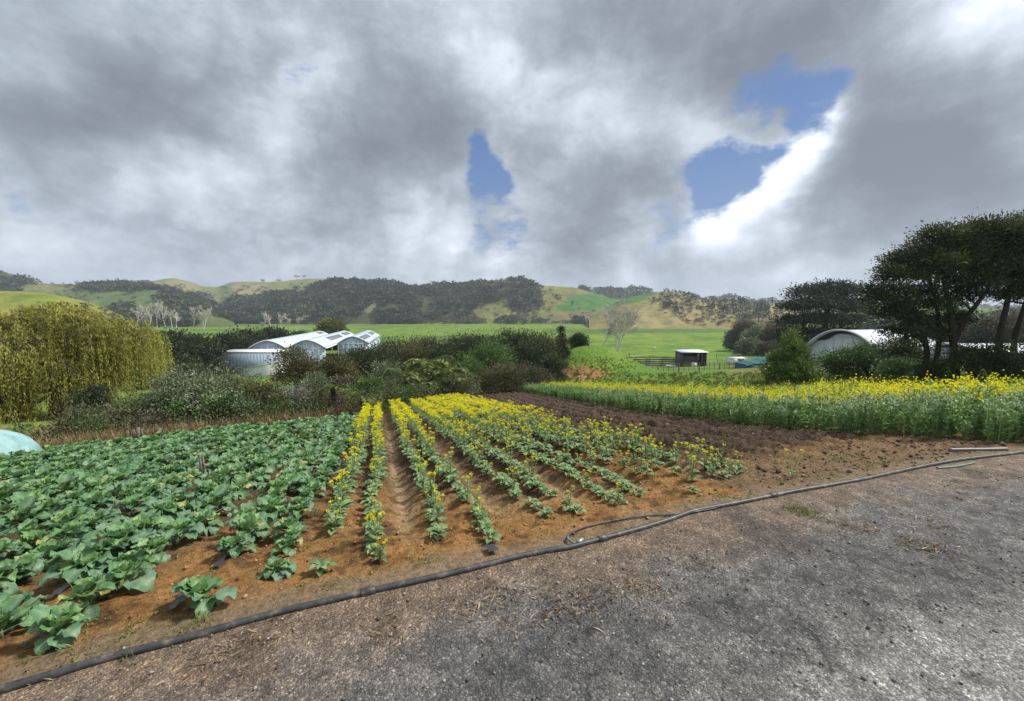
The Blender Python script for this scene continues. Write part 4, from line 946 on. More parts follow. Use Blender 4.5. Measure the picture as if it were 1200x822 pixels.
def fern(px, py, D, r_px, label, seed, n=17, group='tree ferns between the two fields'):
    rg = np.random.default_rng(seed); c = at(px, py, D); g = h1(c[0], c[1]); h = max(c[2] - g, .3); rad = r_px / FPX * D
    root = empty('tree_fern', (c[0], c[1], g)); tag(root, label, 'fern', group)
    mb = MB(); tube(mb, curve([(0, 0, -.2), (.05, 0, h * .5), (0, 0, h)], 6), np.linspace(.13, .10, 6), 8); mb.build('trunk', M['bark'], root)
    fr = MB()
    for k in range(n):
        a = 2 * math.pi * (k + rg.random() * .6) / n; rise = rg.uniform(.10, .65); L = rad * rg.uniform(.85, 1.12)
        t = np.linspace(0, 1, 22); out = np.array([math.cos(a), math.sin(a), 0])
        P = np.array([0, 0, h]) + out * (L * (t - .12 * t ** 3))[:, None] + np.array([0, 0, 1.0]) * (L * (rise * 1.5 * t - (rise * 1.2 + .38) * t ** 2.2))[:, None]
        tube(fr, P, np.linspace(.022, .006, 22), 4, cap=False, tint=.2)
        T = unit(np.gradient(P, axis=0)); side = unit(np.cross(T, np.array([0, 0, 1.0])))
        for s in (-1, 1):
            i = np.arange(2, 22); ln = L * .24 * np.sin(np.pi * np.clip(.12 + t[i] * .86, 0, 1)) ** .8
            A = side[i] * s + T[i] * .45 + np.array([0, 0, -.22]); leaves(fr, P[i], A, ln, L * .050, rg, 0, fold=.03, tint=np.clip(.25 + .5 * rg.random() + .25 * rg.random(20), 0, 1))
    fr.build('crown', M['fern_leaf'], root)
for px, py, D, r, lb, sd in [(503, 428, 27, 44, 'largest tree fern with arching fronds at the centre of the grove', 1), (474, 440, 25.5, 34, 'tree fern left of the largest one beside grey bushes', 2), (532, 436, 26, 34, 'tree fern right of the largest one next to the dark tree', 3), (497, 452, 24.5, 27, 'small low tree fern in front of the largest one', 4)]:
    fern(px, py, D, r, lb, sd)
for px, py, D, r, lb, sd in [(390, 455, 17.5, 26, 'yellow-green fern clump beside the silvery shrub', 5), (424, 463, 16.8, 30, 'low yellow-green fern at the corner of the flowering rows', 6), (140, 478, 15.5, 30, 'pale green fern-like plant at the foot of the willow', 7)]:
    fern(px, py, D, r, lb, sd, 12, None)
M['fern_leaf'].node_tree.nodes

# the hedge of shrubs beyond the cabbages, left to right
BG = 'shrubs between the fields and the valley'
bush(96, 452, 46, 20, 'dark_leaf', 'shrub', 'dark leafy shrub standing in the skirt of the willow', 'shrub', size=.14)
bush(150, 476, 64, 14.6, 'brown_leaf', 'shrub', 'brownish twiggy shrub at the foot of the willow', 'shrub', size=.11, twigs=26, dens=.7, shell=(.3, 1))
bush(176, 462, 56, 15.5, 'grey_leaf', 'shrub', 'grey-green shrub growing against the willow edge', 'shrub', size=.13)
bush(222, 433, 128, 15.5, 'grey_leaf', 'flowering_shrub', 'big grey-green shrub dotted with cream blossom beyond the cabbages', 'shrub', size=.13, n=10, flowers='white_flower', fl_n=45, fl_size=.06, dens=1.25)
bush(256, 456, 66, 14.6, 'green_leaf', 'flowering_shrub', 'dark green shrub with pale cream flower heads right of the big grey one', 'shrub', size=.12, flowers='white_flower', fl_n=46, fl_size=.07)
bush(270, 434, 62, 19, 'olive_leaf', 'shrub', 'brownish-olive feathery shrub rising behind the blossom', 'shrub', size=.12, up=.8, aspect=.35)
bush(298, 441, 66, 17, 'olive_leaf', 'shrub', 'rounded olive shrub left of the silvery one', 'shrub', size=.12)
bush(347, 449, 44, 17.5, 'silver_leaf', 'shrub', 'silvery grey shrub with pale twigs before the dark tree', 'shrub', size=.09, twigs=30, dens=.85)
bush(372, 436, 40, 22, 'grey_leaf', 'shrub', 'pale grey-green shrub under the dark feathery tree', 'shrub', size=.13, twigs=14)
bush(431, 445, 44, 21, 'bright_leaf', 'shrub', 'bright green dome-shaped shrub by the flowering rows', 'shrub', size=.11, n=5)
bush(404, 440, 50, 25, 'brown_leaf', 'shrub', 'grey-brown shrub left of the bright green one', 'shrub', size=.15)
bush(455, 424, 46, 30, 'grey_leaf', 'shrub', 'greyish shrub at the left edge of the fern grove', 'shrub', size=.18, twigs=16)
bush(545, 440, 40, 28, 'grey_leaf', 'shrub', 'small grey shrub at the end of the ploughed soil', 'shrub', size=.16)
bush(585, 424, 76, 31, 'olive_leaf', 'shrub', 'wide greyish-olive shrub above the ploughed soil', 'shrub', size=.17, n=9, twigs=18)
bush(625, 430, 62, 34, 'brown_leaf', 'shrub', 'grey-brown shrub left of the bare clay bank', 'shrub', size=.18, n=8, twigs=18)
bush(645, 420, 44, 38, 'dark_leaf', 'shrub', 'dark shrub under the narrow conifer', 'shrub', size=.2)
# dark trees
bush(345, 404, 60, 36, 'olive_leaf', 'dark_tree', 'feathery dark tree in front of the greenhouse gables', 'tree', size=.22, z0=.35, flat=.5, up=.5, nl=22, stems=6)
bush(393, 412, 62, 33, 'olive_leaf', 'dark_tree', 'spreading olive-green tree below the greenhouse roofs', 'tree', size=.22, z0=.2, n=9)
bush(432, 404, 64, 40, 'dark_leaf', 'dark_tree', 'dark spreading tree at the right end of the greenhouse', 'tree', size=.24, n=9)
bush(465, 412, 50, 46, 'dark_leaf', 'dark_tree', 'dark tree directly behind the left ferns', 'tree', size=.26)
bush(500, 404, 56, 52, 'dark_leaf', 'dark_tree', 'low dark tree between the two white roofs', 'tree', size=.28)
bush(563, 396, 66, 40, 'dark_leaf', 'dark_tree', 'tallest round dark tree right of the ferns', 'tree', size=.24, n=10, dens=1.2)
bush(602, 394, 52, 46, 'dark_leaf', 'dark_tree', 'round dark tree with a flat crown right of the tallest one', 'tree', size=.26)
bush(634, 394, 46, 46, 'olive_leaf', 'dark_tree', 'olive-green tree leaning on the narrow conifer', 'tree', size=.26)
bush(680, 391, 26, 58, 'dark_leaf', 'clipped_tree', 'little pom-pom shaped tree standing alone right of the conifer', 'tree', size=.26, z0=.62, n=4, stems=3)
bush(416, 409, 56, 46, 'dark_leaf', 'dark_tree', 'dark tree rising behind the spreading olive one', 'tree', size=.26, n=9)
bush(455, 403, 50, 52, 'dark_leaf', 'dark_tree', 'dark flat-crowned tree beside the greenhouse end', 'tree', size=.28, n=9)
bush(482, 406, 50, 44, 'olive_leaf', 'dark_tree', 'olive tree looking over the tallest ferns', 'tree', size=.25)
bush(528, 402, 54, 45, 'dark_leaf', 'dark_tree', 'dark tree close behind the right ferns', 'tree', size=.25, n=9)
bush(618, 404, 56, 40, 'dark_leaf', 'dark_tree', 'dark tree between the flat-crowned and olive ones', 'tree', size=.24, n=9)
bush(548, 420, 52, 32, 'green_leaf', 'shrub', 'deep green shrub tucked under the tallest dark tree', 'shrub', size=.18)
bush(608, 424, 60, 33, 'dark_leaf', 'shrub', 'dark shrub behind the wide greyish-olive one', 'shrub', size=.18)
bush(575, 412, 60, 36, 'green_leaf', 'dark_tree', 'mid green tree filling the gap beside the tallest dark tree', 'tree', size=.22)
for k, (px, top, w, D, lb) in enumerate([(160, 388, 60, 78, 'dark bushy tree nearest the willow in the valley belt'), (196, 391, 56, 84, 'dark tree second from the willow in the valley belt'), (230, 396, 54, 80, 'dark low tree in the middle of the valley belt'), (266, 394, 50, 96, 'dark tree just left of the packing shed'),
                                        (287, 386, 44, 118, 'rounded dark tree rising behind the packing shed'), (318, 387, 44, 126, 'dark tree behind the first greenhouse gable'), (205, 418, 50, 62, 'dark scrubby tree in front of the valley belt'), (222, 424, 36, 58, 'low dark tree beside the packing shed wall'), (178, 412, 50, 56, 'dark tree tucked behind the willow edge'), (350, 391, 40, 175, 'flat dark scrub behind the greenhouse roofs')]):
    bush(px, top, w, D, 'dark_leaf', 'dark_tree', lb, 'tree', 'dark trees of the valley belt', size=.008 * D, n=8, dens=.8, nl=22)
bush(386, 375, 34, 215, 'yellow_leaf', 'yellow_tree', 'yellow-green willow behind the greenhouse roofs', 'tree', size=1.5, n=6, dens=.5)

def undergrowth():
    rg = np.random.default_rng(314); mb = MB(); lob = []
    for k in range(330):
        t = rg.uniform(-10.5, 4.5); o = rg.uniform(1.1, 6.5); s_ = float(cab_far(t)) + o; x, y = xy_of(s_, t); r = rg.uniform(.35, .8) * (1 + .06 * o); hh = rg.uniform(.3, .75) * (1 + .1 * o)
        lob.append((x, y, h1(x, y) + hh * .35, r, r, hh))
    for nm, part, mt in (('undergrowth', lob[0::3], 'olive_leaf'), ('undergrowth', lob[1::3], 'brown_leaf'), ('undergrowth', lob[2::3], 'green_leaf')):
        mb = MB(); clump_cloud(mb, rg, part, 900, 34, .10, .16, .7, 0, .35, hemi=-.1, aspect=.45)
        stuff(mb.build(nm, M[mt]), 'tangled low %s undergrowth filling the foot of the shrubs beyond the field' % {'olive_leaf': 'olive', 'green_leaf': 'green', 'brown_leaf': 'brownish'}[mt], 'undergrowth')
undergrowth()
def conifer(px, top, wpx, D, mat, label, name='conifer', seed=0, layers=14, base_py=None, open_=.0, fullness=1.0, size=.16):
    rg = np.random.default_rng(500 + seed); p = plantpos(px, D)
    if base_py: p[2] = at(px, base_py, D)[2]
    w, h = dims(px, top, wpx, D, p[2]); root = empty(name, p); tag(root, label, 'tree')
    lb = []
    for k in range(layers):
        f = (k + .5) / layers; rr = w / 2 * (1 - f ** 1.4) * (.62 + .38 * min(1, f * 5)) + .03 * w
        for q in range(4 if f < .75 else 2):
            a = rg.uniform(0, 2 * math.pi); lb.append((math.cos(a) * rr * .62, math.sin(a) * rr * .62, h * (open_ + (1 - open_) * f), rr * .5, rr * .5, h * .06))
    mb = MB(); cl = []; clump_cloud(mb, rg, lb, int(230 * fullness), 40, size, .055 * (w * h) ** .5, .8, up=.7, clist=cl, aspect=.4); mb.build('crown', M[mat], root)
    mb = MB(); tube(mb, [(0, 0, -.2), (0, 0, h * .5), (0, 0, h * .93)], [.03 * h, .02 * h, .005 * h], 7)
    for c in cl[0][::5]: tube(mb, [(0, 0, c[2] * .92), (c[0] * .5, c[1] * .5, c[2] * .96), c], [.008 * h, .005 * h, .002 * h], 4, cap=False)
    mb.build('trunk', M['bark'], root)
conifer(928, 388, 54, 25, 'bright_leaf', 'bright-tipped conical evergreen left of the hoop house', seed=1, fullness=1.4)
M['bright_leaf']
conifer(657, 383, 24, 47, 'pine_leaf', 'narrow dark conifer above the clay bank', seed=2, size=.22, base_py=440)
# right side
bush(950, 435, 40, 27, 'dark_leaf', 'shrub', 'dark low shrub at the base of the conical evergreen', 'shrub', size=.13)
bush(984, 408, 44, 25.5, 'green_leaf', 'shrub', 'upright green shrub in front of the hoop house gable', 'shrub', size=.15, up=.8)
bush(1022, 404, 58, 24.5, 'green_leaf', 'shrub', 'broad green shrub at the right side of the hoop house gable', 'shrub', size=.15, n=9)
bush(1060, 418, 58, 22, 'green_leaf', 'shrub', 'rounded green shrub left of the leaning kanuka trunk', 'shrub', size=.14)
bush(1060, 392, 52, 24, 'kanuka_leaf', 'dark_tree', 'dark slender tree hiding the white roof of the hoop house', 'tree', size=.15, z0=.35)
bush(1098, 424, 44, 20, 'dark_leaf', 'shrub', 'dark shrub between the kanuka trunks', 'shrub', size=.13)
bush(1146, 400, 74, 19, 'kanuka_leaf', 'shrub', 'very dark spreading shrub under the tall kanuka', 'shrub', size=.13, n=9, z0=.35)
bush(1192, 398, 60, 18, 'kanuka_leaf', 'shrub', 'dark shrub at the right edge under the kanuka', 'shrub', size=.13)
bush(1245, 392, 70, 19, 'kanuka_leaf', 'shrub', 'dark shrub past the last kanuka on the right', 'shrub', size=.14)
for k, (px, top, w, D, mt, lb) in enumerate([(1048, 382, 60, 72, 'pine_leaf', 'grey-green tree far behind the hoop house roof'), (1092, 372, 62, 68, 'brown_leaf', 'brownish tree in the row behind the kanuka'), (1140, 376, 70, 66, 'pine_leaf', 'dark green tree in the row behind the kanuka'), (1186, 368, 70, 64, 'brown_leaf', 'tall brownish tree at the right end of the back row'), (1240, 362, 80, 62, 'pine_leaf', 'dark tree beyond the right end of the back row')]):
    bush(px, top, w, D, mt, 'background_tree', lb, 'tree', 'row of trees behind the kanuka', size=.45, n=9, dens=.8)
for k, (px, top, w, D, lb) in enumerate([(862, 386, 22, 150, 'small leftmost gum tree at the end of the valley meadow'), (872, 375, 30, 150, 'tall gum tree second from the left at the end of the meadow'), (890, 378, 32, 140, 'middle brown gum tree at the end of the valley meadow'), (908, 380, 32, 125, 'brown gum tree against the big round pine'), (880, 398, 34, 120, 'low scrubby tree in front of the gum trees'), (902, 402, 30, 110, 'low scrubby tree at the foot of the big pine')]):
    bush(px, top, w, D, 'brown_leaf' if k % 2 else 'grey_leaf', 'gum_tree', lb, 'tree', 'brown gum trees', size=.7, n=9, dens=.7, trunk='bark_grey', z0=.15, twigs=14)

def layered_tree(name, label, D, base, trunk_pts, lobes, mat, seed, leaf=.14, nc=420, nl=34, spread=.26, r0=.2, group=None, flat=.35, bark='bark_dark', shell=(.45, 1.0), twig_every=3, tint=(0, 1)):
    """trunks and foliage pads given as pixels at depth D (+ offset)"""
    rg = np.random.default_rng(seed); bx, by = base; x = (bx - 600) / FPX * D; g = h1(x, D); p = np.array([x, D, g]); root = empty(name, p); tag(root, label, 'tree', group)
    m = D / FPX
    lb = [np.concatenate([at(px, py, D + dd) - p, [rx * m, rx * m * .9, rz * m]]) for px, py, rx, rz, dd in lobes]
    cl = []; mb = MB(); clump_cloud(mb, rg, lb, nc, nl, leaf, spread, flat, up=.35, clist=cl, shell=shell, hemi=-.5, aspect=.42, tint=tint); mb.build('crown', M[mat], root)
    tk = MB(); nodes = []
    for k, (pts, ra, rb) in enumerate(trunk_pts):
        P = np.array([at(a, b, D + d) - p for a, b, d in pts]); 
        if k == 0 or pts[0][1] > by - 8: P[0, 2] = -.25
        c = curve(P, 14); tube(tk, c, np.linspace(ra, rb, 14), 8, cap=False); nodes.append(c[5:])
    nodes = np.concatenate(nodes)
    for l in lb:
        d = np.linalg.norm(nodes - (l[:3] - np.array([0, 0, .5])), axis=1) + np.maximum(nodes[:, 2] - l[2], 0) * 3; s = nodes[d.argmin()]; e = l[:3]
        tube(tk, curve([s, (s + e) / 2 + rg.normal(size=3) * .12 + np.array([0, 0, -.1]), e], 8), np.linspace(.055, .02, 8), 5, cap=False)
    cen = np.array([l[:3] for l in lb])
    for c in cl[0][::twig_every]:
        s = cen[np.linalg.norm(cen - c, axis=1).argmin()]; tube(tk, curve([s, (s + c) / 2 + rg.normal(size=3) * .06, c], 5), np.linspace(.018, .006, 5), 4, cap=False)
    tk.build('trunk', M[bark], root)
    return root
layered_tree('kanuka_tree', 'left kanuka with flat layered foliage spreading over the hoop house roof', 20.5, (1080, 446),
    [([(1080, 446, 0), (1086, 415, 0), (1078, 380, 0), (1062, 345, 0)], .15, .06), ([(1090, 446, 0), (1100, 405, .2), (1098, 360, .3), (1085, 315, .2)], .13, .05), ([(1078, 380, 0), (1060, 365, -.2), (1042, 348, -.3)], .07, .03)],
    [(1042, 340, 22, 9, 0), (1030, 352, 14, 8, -.3), (1060, 325, 23, 13, 0), (1052, 308, 16, 13, .2), (1075, 300, 22, 14, 0), (1095, 280, 18, 14, 0), (1085, 320, 23, 14, .5), (1070, 345, 20, 11, .6), (1105, 300, 22, 16, -.4), (1058, 372, 18, 11, .4), (1085, 380, 18, 11, .7), (1112, 335, 20, 14, .6), (1026, 346, 13, 7, .1), (1036, 366, 15, 8, .2), (1052, 388, 17, 9, .2), (1078, 396, 18, 9, -.3), (1066, 356, 20, 10, .3), (1040, 322, 14, 8, .1), (1100, 392, 16, 9, .2), (1048, 358, 13, 8, 0)], 'kanuka_leaf', 61, nc=720, nl=42, flat=.55, spread=.23, leaf=.125)
layered_tree('kanuka_tree', 'middle kanuka with a forked trunk and the densest dark crown', 20, (1122, 446),
    [([(1122, 447, 0), (1117, 400, 0), (1113, 360, .1), (1105, 320, .2), (1108, 290, .2)], .17, .06), ([(1117, 402, 0), (1135, 370, -.2), (1160, 335, -.3), (1172, 305, -.2)], .12, .05), ([(1113, 362, .1), (1095, 345, .2), (1082, 330, .3)], .07, .03)],
    [(1105, 278, 20, 14, 0), (1125, 285, 23, 16, .2), (1140, 300, 23, 18, -.3), (1125, 315, 23, 16, .4), (1150, 280, 23, 18, .3), (1165, 310, 25, 18, -.2), (1145, 270, 18, 13, 0), (1100, 310, 20, 14, -.4), (1160, 295, 23, 19, .6), (1120, 350, 16, 11, .6), (1180, 325, 20, 13, .2), (1120, 376, 18, 9, .4), (1138, 345, 18, 10, .3), (1105, 360, 18, 9, -.2), (1148, 330, 22, 11, -.5)], 'kanuka_leaf', 62, nc=720, nl=42, flat=.55, spread=.23, leaf=.125)
layered_tree('kanuka_tree', 'right kanuka with the highest feathery crown at the picture edge', 19.5, (1168, 446),
    [([(1168, 447, 0), (1170, 405, 0), (1178, 365, .1), (1186, 330, .2), (1190, 295, .2)], .15, .06), ([(1190, 447, .3), (1188, 405, .2), (1200, 360, .1), (1215, 310, 0)], .14, .05)],
    [(1172, 268, 22, 13, 0), (1160, 276, 18, 13, .3), (1190, 280, 27, 19, 0), (1210, 268, 25, 18, .2), (1195, 305, 29, 19, -.3), (1220, 300, 27, 19, 0), (1185, 330, 23, 16, .3), (1230, 330, 27, 16, .3), (1178, 345, 18, 13, .8), (1208, 345, 20, 13, -.3), (1250, 290, 27, 23, .4)], 'kanuka_leaf', 63, nc=720, nl=42, flat=.55, spread=.23, leaf=.125)
layered_tree('pine_tree', 'huge round-topped dark pine behind the hoop house', 70, (965, 424),
    [([(965, 424, 0), (966, 400, 0), (968, 375, 0), (972, 350, 0)], .6, .22), ([(966, 402, 0), (945, 385, 0), (932, 370, 0)], .3, .12), ([(967, 398, 0), (990, 380, 0), (1003, 368, 0)], .3, .12)],
    [(970, 340, 26, 8, 0), (945, 346, 20, 7, 0), (995, 344, 18, 8, 0), (930, 360, 16, 6, 0), (955, 358, 26, 8, -2), (985, 358, 26, 8, -2), (1004, 362, 14, 6, 0), (940, 376, 20, 7, -2), (970, 375, 26, 8, -3), (996, 378, 18, 6, -1), (930, 392, 16, 7, 0), (955, 394, 24, 8, -3), (985, 393, 22, 8, -2), (922, 378, 9, 4, 0), (940, 408, 20, 8, 0), (970, 410, 24, 8, 0), (1000, 402, 12, 5, 0)], 'pine_leaf', 64, leaf=.42, nc=900, nl=36, spread=.75, flat=.45, twig_every=6, shell=(.5, 1.05))
# bare white poplars
for k, (px, top, w, D, b, lb) in enumerate([(160, 357, 15, 430, 384, 'leftmost white bare poplar at the far end of the meadow'), (168, 356, 13, 430, 384, 'white bare poplar second from the left of its clump'), (176, 355, 14, 430, 384, 'white bare poplar in the middle of its clump'), (185, 354, 12, 430, 385, 'slim white bare poplar right of the middle of its clump'), (194, 354, 12, 430, 385, 'slim white bare poplar at the right of its clump'), (202, 356, 12, 430, 384, 'white bare poplar at the right end of its clump'),
                                           (226, 359, 11, 420, 385, 'lone white bare poplar right of the clump'), (239, 358, 13, 420, 386, 'white bare poplar pair standing by the pink dry grass'), (208, 366, 12, 380, 387, 'short white bare tree below the poplar clump'), (304, 374, 12, 330, 391, 'low white bare tree behind the dark belt'), (319, 364, 13, 330, 388, 'taller white bare tree behind the dark belt'), (330, 365, 11, 330, 388, 'slim white bare tree left of the bushy white one'), (347, 366, 18, 330, 388, 'bushy white bare tree behind the greenhouse'), (338, 371, 12, 335, 387, 'small white bare tree between two taller ones')]):
    bare_tree(px, top, w, D, lb, 'bare_poplar', group='bare white poplars across the meadow', base_py=b, stems=1 if k != 7 else 2, seed=k, levels=3, fine=1.25)
bare_tree(724, 355, 50, 150, 'tall ghostly bare poplar with many fine upright branches on the meadow', 'bare_poplar', base_py=411, stems=5, seed=40, levels=4, fine=.75)
bare_tree(708, 372, 26, 158, 'smaller bare poplar left of the tall ghostly one', 'bare_poplar', base_py=411, stems=2, seed=41, levels=4, fine=.7)
bare_tree(1040, 378, 40, 26, 'thin bare grey shrub tangled left of the kanuka', 'bare_tree', stems=3, seed=44, levels=3, mat='bark_grey', fine=.9)
bare_tree(690, 366, 26, 560, 'bare greyish-pink tree at the foot of the green hill', 'bare_tree', base_py=384, stems=3, seed=45, levels=3, fine=1.0)

# ---- vegetation on the hills: named trees on the skyline, massed bush below
def tiny_tree_arrays(kind, rg, nleaf=46):
    mb = MB()
    if kind == 'pine':
        z = rg.random(nleaf) ** .8; r = (1 - z) * .24 + .03; a = rg.uniform(0, 6.283, nleaf)
        P = np.stack([np.cos(a) * r, np.sin(a) * r, .12 + z * .88], -1); A = np.stack([np.cos(a), np.sin(a), np.full(nleaf, .5)], -1) + rg.normal(size=(nleaf, 3)) * .3; s = .2
    else:
        d = unit(rg.normal(size=(nleaf, 3))); d[:, 2] = np.abs(d[:, 2]) * 1.0 - .2; lob = rg.normal(size=(5, 3)) * np.array([.22, .22, .1]); k = rg.integers(0, 5, nleaf)
        P = lob[k] + d * np.array([.30, .30, .30]) + np.array([0, 0, .52]); A = d + rg.normal(size=d.shape) * .5; s = .30
    leaves(mb, P, A, s * rg.uniform(.7, 1.3, nleaf), s * .8, rg, 0, tint=np.clip(.45 * rg.random() + .5 * rg.random(nleaf), 0, 1))
    tube(mb, [(0, 0, -.1), (0, 0, .5)], [.03, .02], 4, 1, cap=False, tint=.5)
    return mb.arrays()
TT = {k: [tiny_tree_arrays(k, np.random.default_rng(900 + i + 50 * j), 46) for i in range(8)] for j, k in enumerate(('round', 'pine'))}
def scatter(key, poly, n, hmin, hmax, kind, name, mat, label, cat, seed, wide=1.0):
    P, px, py = HILLS[key]; rg = np.random.default_rng(seed); n1, n2 = px.shape; mb = MB(); got = 0
    xs = [q[0] for q in poly]; i0 = np.searchsorted(px[:, 20], min(xs)); i1 = np.searchsorted(px[:, 20], max(xs))
    for _ in range(n * 60):
        if got >= n: break
        fi = rg.uniform(max(i0, 0), min(i1, n1 - 1.01)); fj = rg.uniform(0, 34); i, j = int(fi), int(fj); u, v = fi - i, fj - j
        if i >= n1 - 1: continue
        q = P[i, j] * (1 - u) * (1 - v) + P[i + 1, j] * u * (1 - v) + P[i, j + 1] * (1 - u) * v + P[i + 1, j + 1] * u * v
        a, b = proj(q)
        if not inpoly(np.array([float(a)]), np.array([float(b)]), poly)[0]: continue
        vv = float(vn(np.array([q[0] / 22.0]), np.array([q[1] / 60.0]), seed)[0])
        if name == 'forest' and vv < .22: got += .5; continue
        h = rg.uniform(hmin, hmax) * (.6 + .8 * vv); s = h * wide * rg.uniform(.9, 1.35)
        mb.addmb(TT[kind][rg.integers(8)], rotz(rg.uniform(0, 6.28)) * np.array([s, s, h]), q - np.array([0, 0, .3])); got += 1
    o = mb.build(name, [M[mat], M['bark']]); return stuff(o, label, cat)
scatter('far', [(95, 345), (97, 332), (118, 331), (180, 333), (210, 338), (262, 352), (262, 372), (150, 365)], 260, 9, 15, 'round', 'forest', 'forest_leaf', 'dark bush covering the farthest hills on the left', 'forest', 1)
scatter('far', [(345, 345), (335, 334), (420, 330), (420, 350)], 60, 7, 12, 'round', 'forest', 'forest_leaf', 'scattered bush on the farthest hill', 'forest', 2)
scatter('lefttop', [(-60, 312), (0, 321), (24, 328), (46, 333), (20, 340), (22, 346), (-60, 348)], 330, 5, 9, 'round', 'forest', 'forest_leaf', 'dark bush on the hill at the top left', 'forest', 3)
scatter('lefttop', [(88, 343), (97, 333), (118, 332), (180, 334), (230, 347), (262, 364), (262, 374), (205, 362), (170, 349), (140, 342), (120, 343)], 560, 6, 11, 'round', 'forest', 'forest_leaf', 'strip of dark bush along the ridge behind the poplars', 'forest', 4)
scatter('lefttop', [(125, 362), (150, 358), (200, 366), (235, 372), (230, 384), (150, 384)], 200, 5, 10, 'round', 'forest', 'forest_leaf', 'dark scrub at the foot of the left hills', 'forest', 5)
scatter('mid', [(225, 384), (240, 366), (262, 362), (270, 352), (300, 351), (335, 342), (352, 346), (372, 336), (400, 329), (440, 334), (500, 338), (560, 335), (612, 330), (634, 340), (632, 358), (602, 364), (592, 350), (556, 361), (550, 374), (470, 382), (440, 380), (442, 354), (430, 354), (424, 368), (420, 386), (300, 386)], 2300, 7, 14, 'round', 'forest', 'forest_leaf', 'dense dark native bush covering the middle hills', 'forest', 6)
scatter('mid', [(460, 384), (478, 371), (530, 366), (550, 366), (575, 382), (540, 385)], 210, 4, 8, 'round', 'scrub', 'scrub_leaf', 'grey-brown scrub on the low rise before the bush', 'scrub', 7)
scatter('mid', [(572, 383), (590, 372), (640, 376), (700, 378), (700, 385), (600, 386)], 90, 3, 7, 'round', 'scrub', 'forest_leaf', 'dark hedge along the foot of the green hill', 'scrub', 8)
scatter('mid', [(600, 366), (632, 350), (640, 362), (620, 374), (596, 376)], 70, 3, 6, 'round', 'scrub', 'scrub_leaf', 'pale scrub on the slope beside the dark bush', 'scrub', 9)
scatter('mid', [(655, 384), (668, 376), (745, 378), (770, 384), (760, 388), (660, 388)], 80, 5, 10, 'round', 'forest', 'forest_leaf', 'dark trees lining the back of the meadow', 'forest', 10)
scatter('dune', [(765, 352), (780, 344), (850, 353), (900, 358), (960, 370), (950, 384), (800, 382), (776, 366)], 420, 2, 5.5, 'round', 'scrub', 'scrub_leaf', 'pale shrubs dotted over the tan hillside', 'scrub', 11)
scatter('dune', [(765, 350), (782, 343), (830, 351), (900, 360), (900, 376), (840, 380), (790, 368)], 90, 3, 7, 'round', 'scrub', 'forest_leaf', 'dark shrubs dotted over the tan hillside', 'scrub', 12)
scatter('back', [(676, 346), (678, 337), (705, 339), (745, 341), (770, 343), (750, 352), (715, 352)], 150, 8, 14, 'round', 'forest', 'forest_leaf', 'line of dark trees on the ridge behind the green paddock', 'forest', 13)
scatter('back', [(830, 360), (840, 349), (960, 351), (1100, 358), (1220, 361), (1220, 372), (900, 366)], 300, 8, 15, 'round', 'forest', 'forest_leaf', 'bush along the far ridge on the right', 'forest', 14)
scatter('rightgreen', [(1000, 378), (1010, 370), (1060, 372), (1200, 372), (1400, 372), (1400, 386), (1000, 388)], 160, 4, 9, 'round', 'forest', 'forest_leaf', 'dark bush at the foot of the green hill on the right', 'forest', 15)
scatter('leftnear', [(60, 372), (68, 358), (105, 358), (150, 376), (150, 386), (60, 386)], 40, 2, 4, 'round', 'scrub', 'scrub_leaf', 'grey-brown scrub on the bright slope behind the willow', 'scrub', 16)
scatter('far', [(185, 333), (240, 340), (320, 334), (340, 345), (300, 356), (200, 350)], 60, 4, 8, 'round', 'scrub', 'forest_leaf', 'bushes dotted over the far pale ridge', 'scrub', 31)
scatter('lefttop', [(50, 335), (95, 336), (180, 352), (150, 366), (40, 346)], 45, 2, 5, 'round', 'scrub', 'forest_leaf', 'bushes dotted over the left green slopes', 'scrub', 32)
scatter('mid', [(560, 338), (610, 331), (640, 337), (660, 352), (636, 376), (560, 376)], 120, 2, 5, 'round', 'scrub', 'forest_leaf', 'bushes dotted over the green hill beside the bush', 'scrub', 33)
scatter('mid', [(640, 368), (750, 366), (780, 380), (640, 381)], 60, 2, 5, 'round', 'scrub', 'scrub_leaf', 'low scrub on the brown foot of the green hill', 'scrub', 34)
def hill_tree(key, px, hpx, kind, name, label, group, wide=1.0, v=None, mat='forest_leaf', py=None):
    """a single tree; stands on the crest unless py gives its foot"""
    P, PX, PY = HILLS[key]; i = int(np.abs(PX[:, 30] - px).argmin())
    if py is None: j = int(PY[i].argmin())
    else: j = int(np.abs(PY[i, :34] - py).argmin())
    q = P[i, j]; D = q[1]; x = (px - 600) / FPX * D; h = hpx / FPX * D
    idx = int(abs(hash((px, hpx)))) % 8 if False else int(px * 7 + hpx) % 8
    ck = (kind, idx, mat)
    if ck not in TMC:
        mb = MB(); mb.addmb(TT2[kind][idx]); TMC[ck] = mb.mesh('crown', [M[mat]]); mb = MB(); tube(mb, [(0, 0, -.15), (0, 0, .75)], [.035, .012], 5); TMC[ck + (1,)] = mb.mesh('trunk', [M['bark']])
    r = empty(name, (x, q[1], q[2] - .3), px * 1.3); r.scale = (h * wide, h * wide, h); tag(r, label, 'tree', group)
    link('crown', TMC[ck], r); link('trunk', TMC[ck + (1,)], r)
TMC = {}
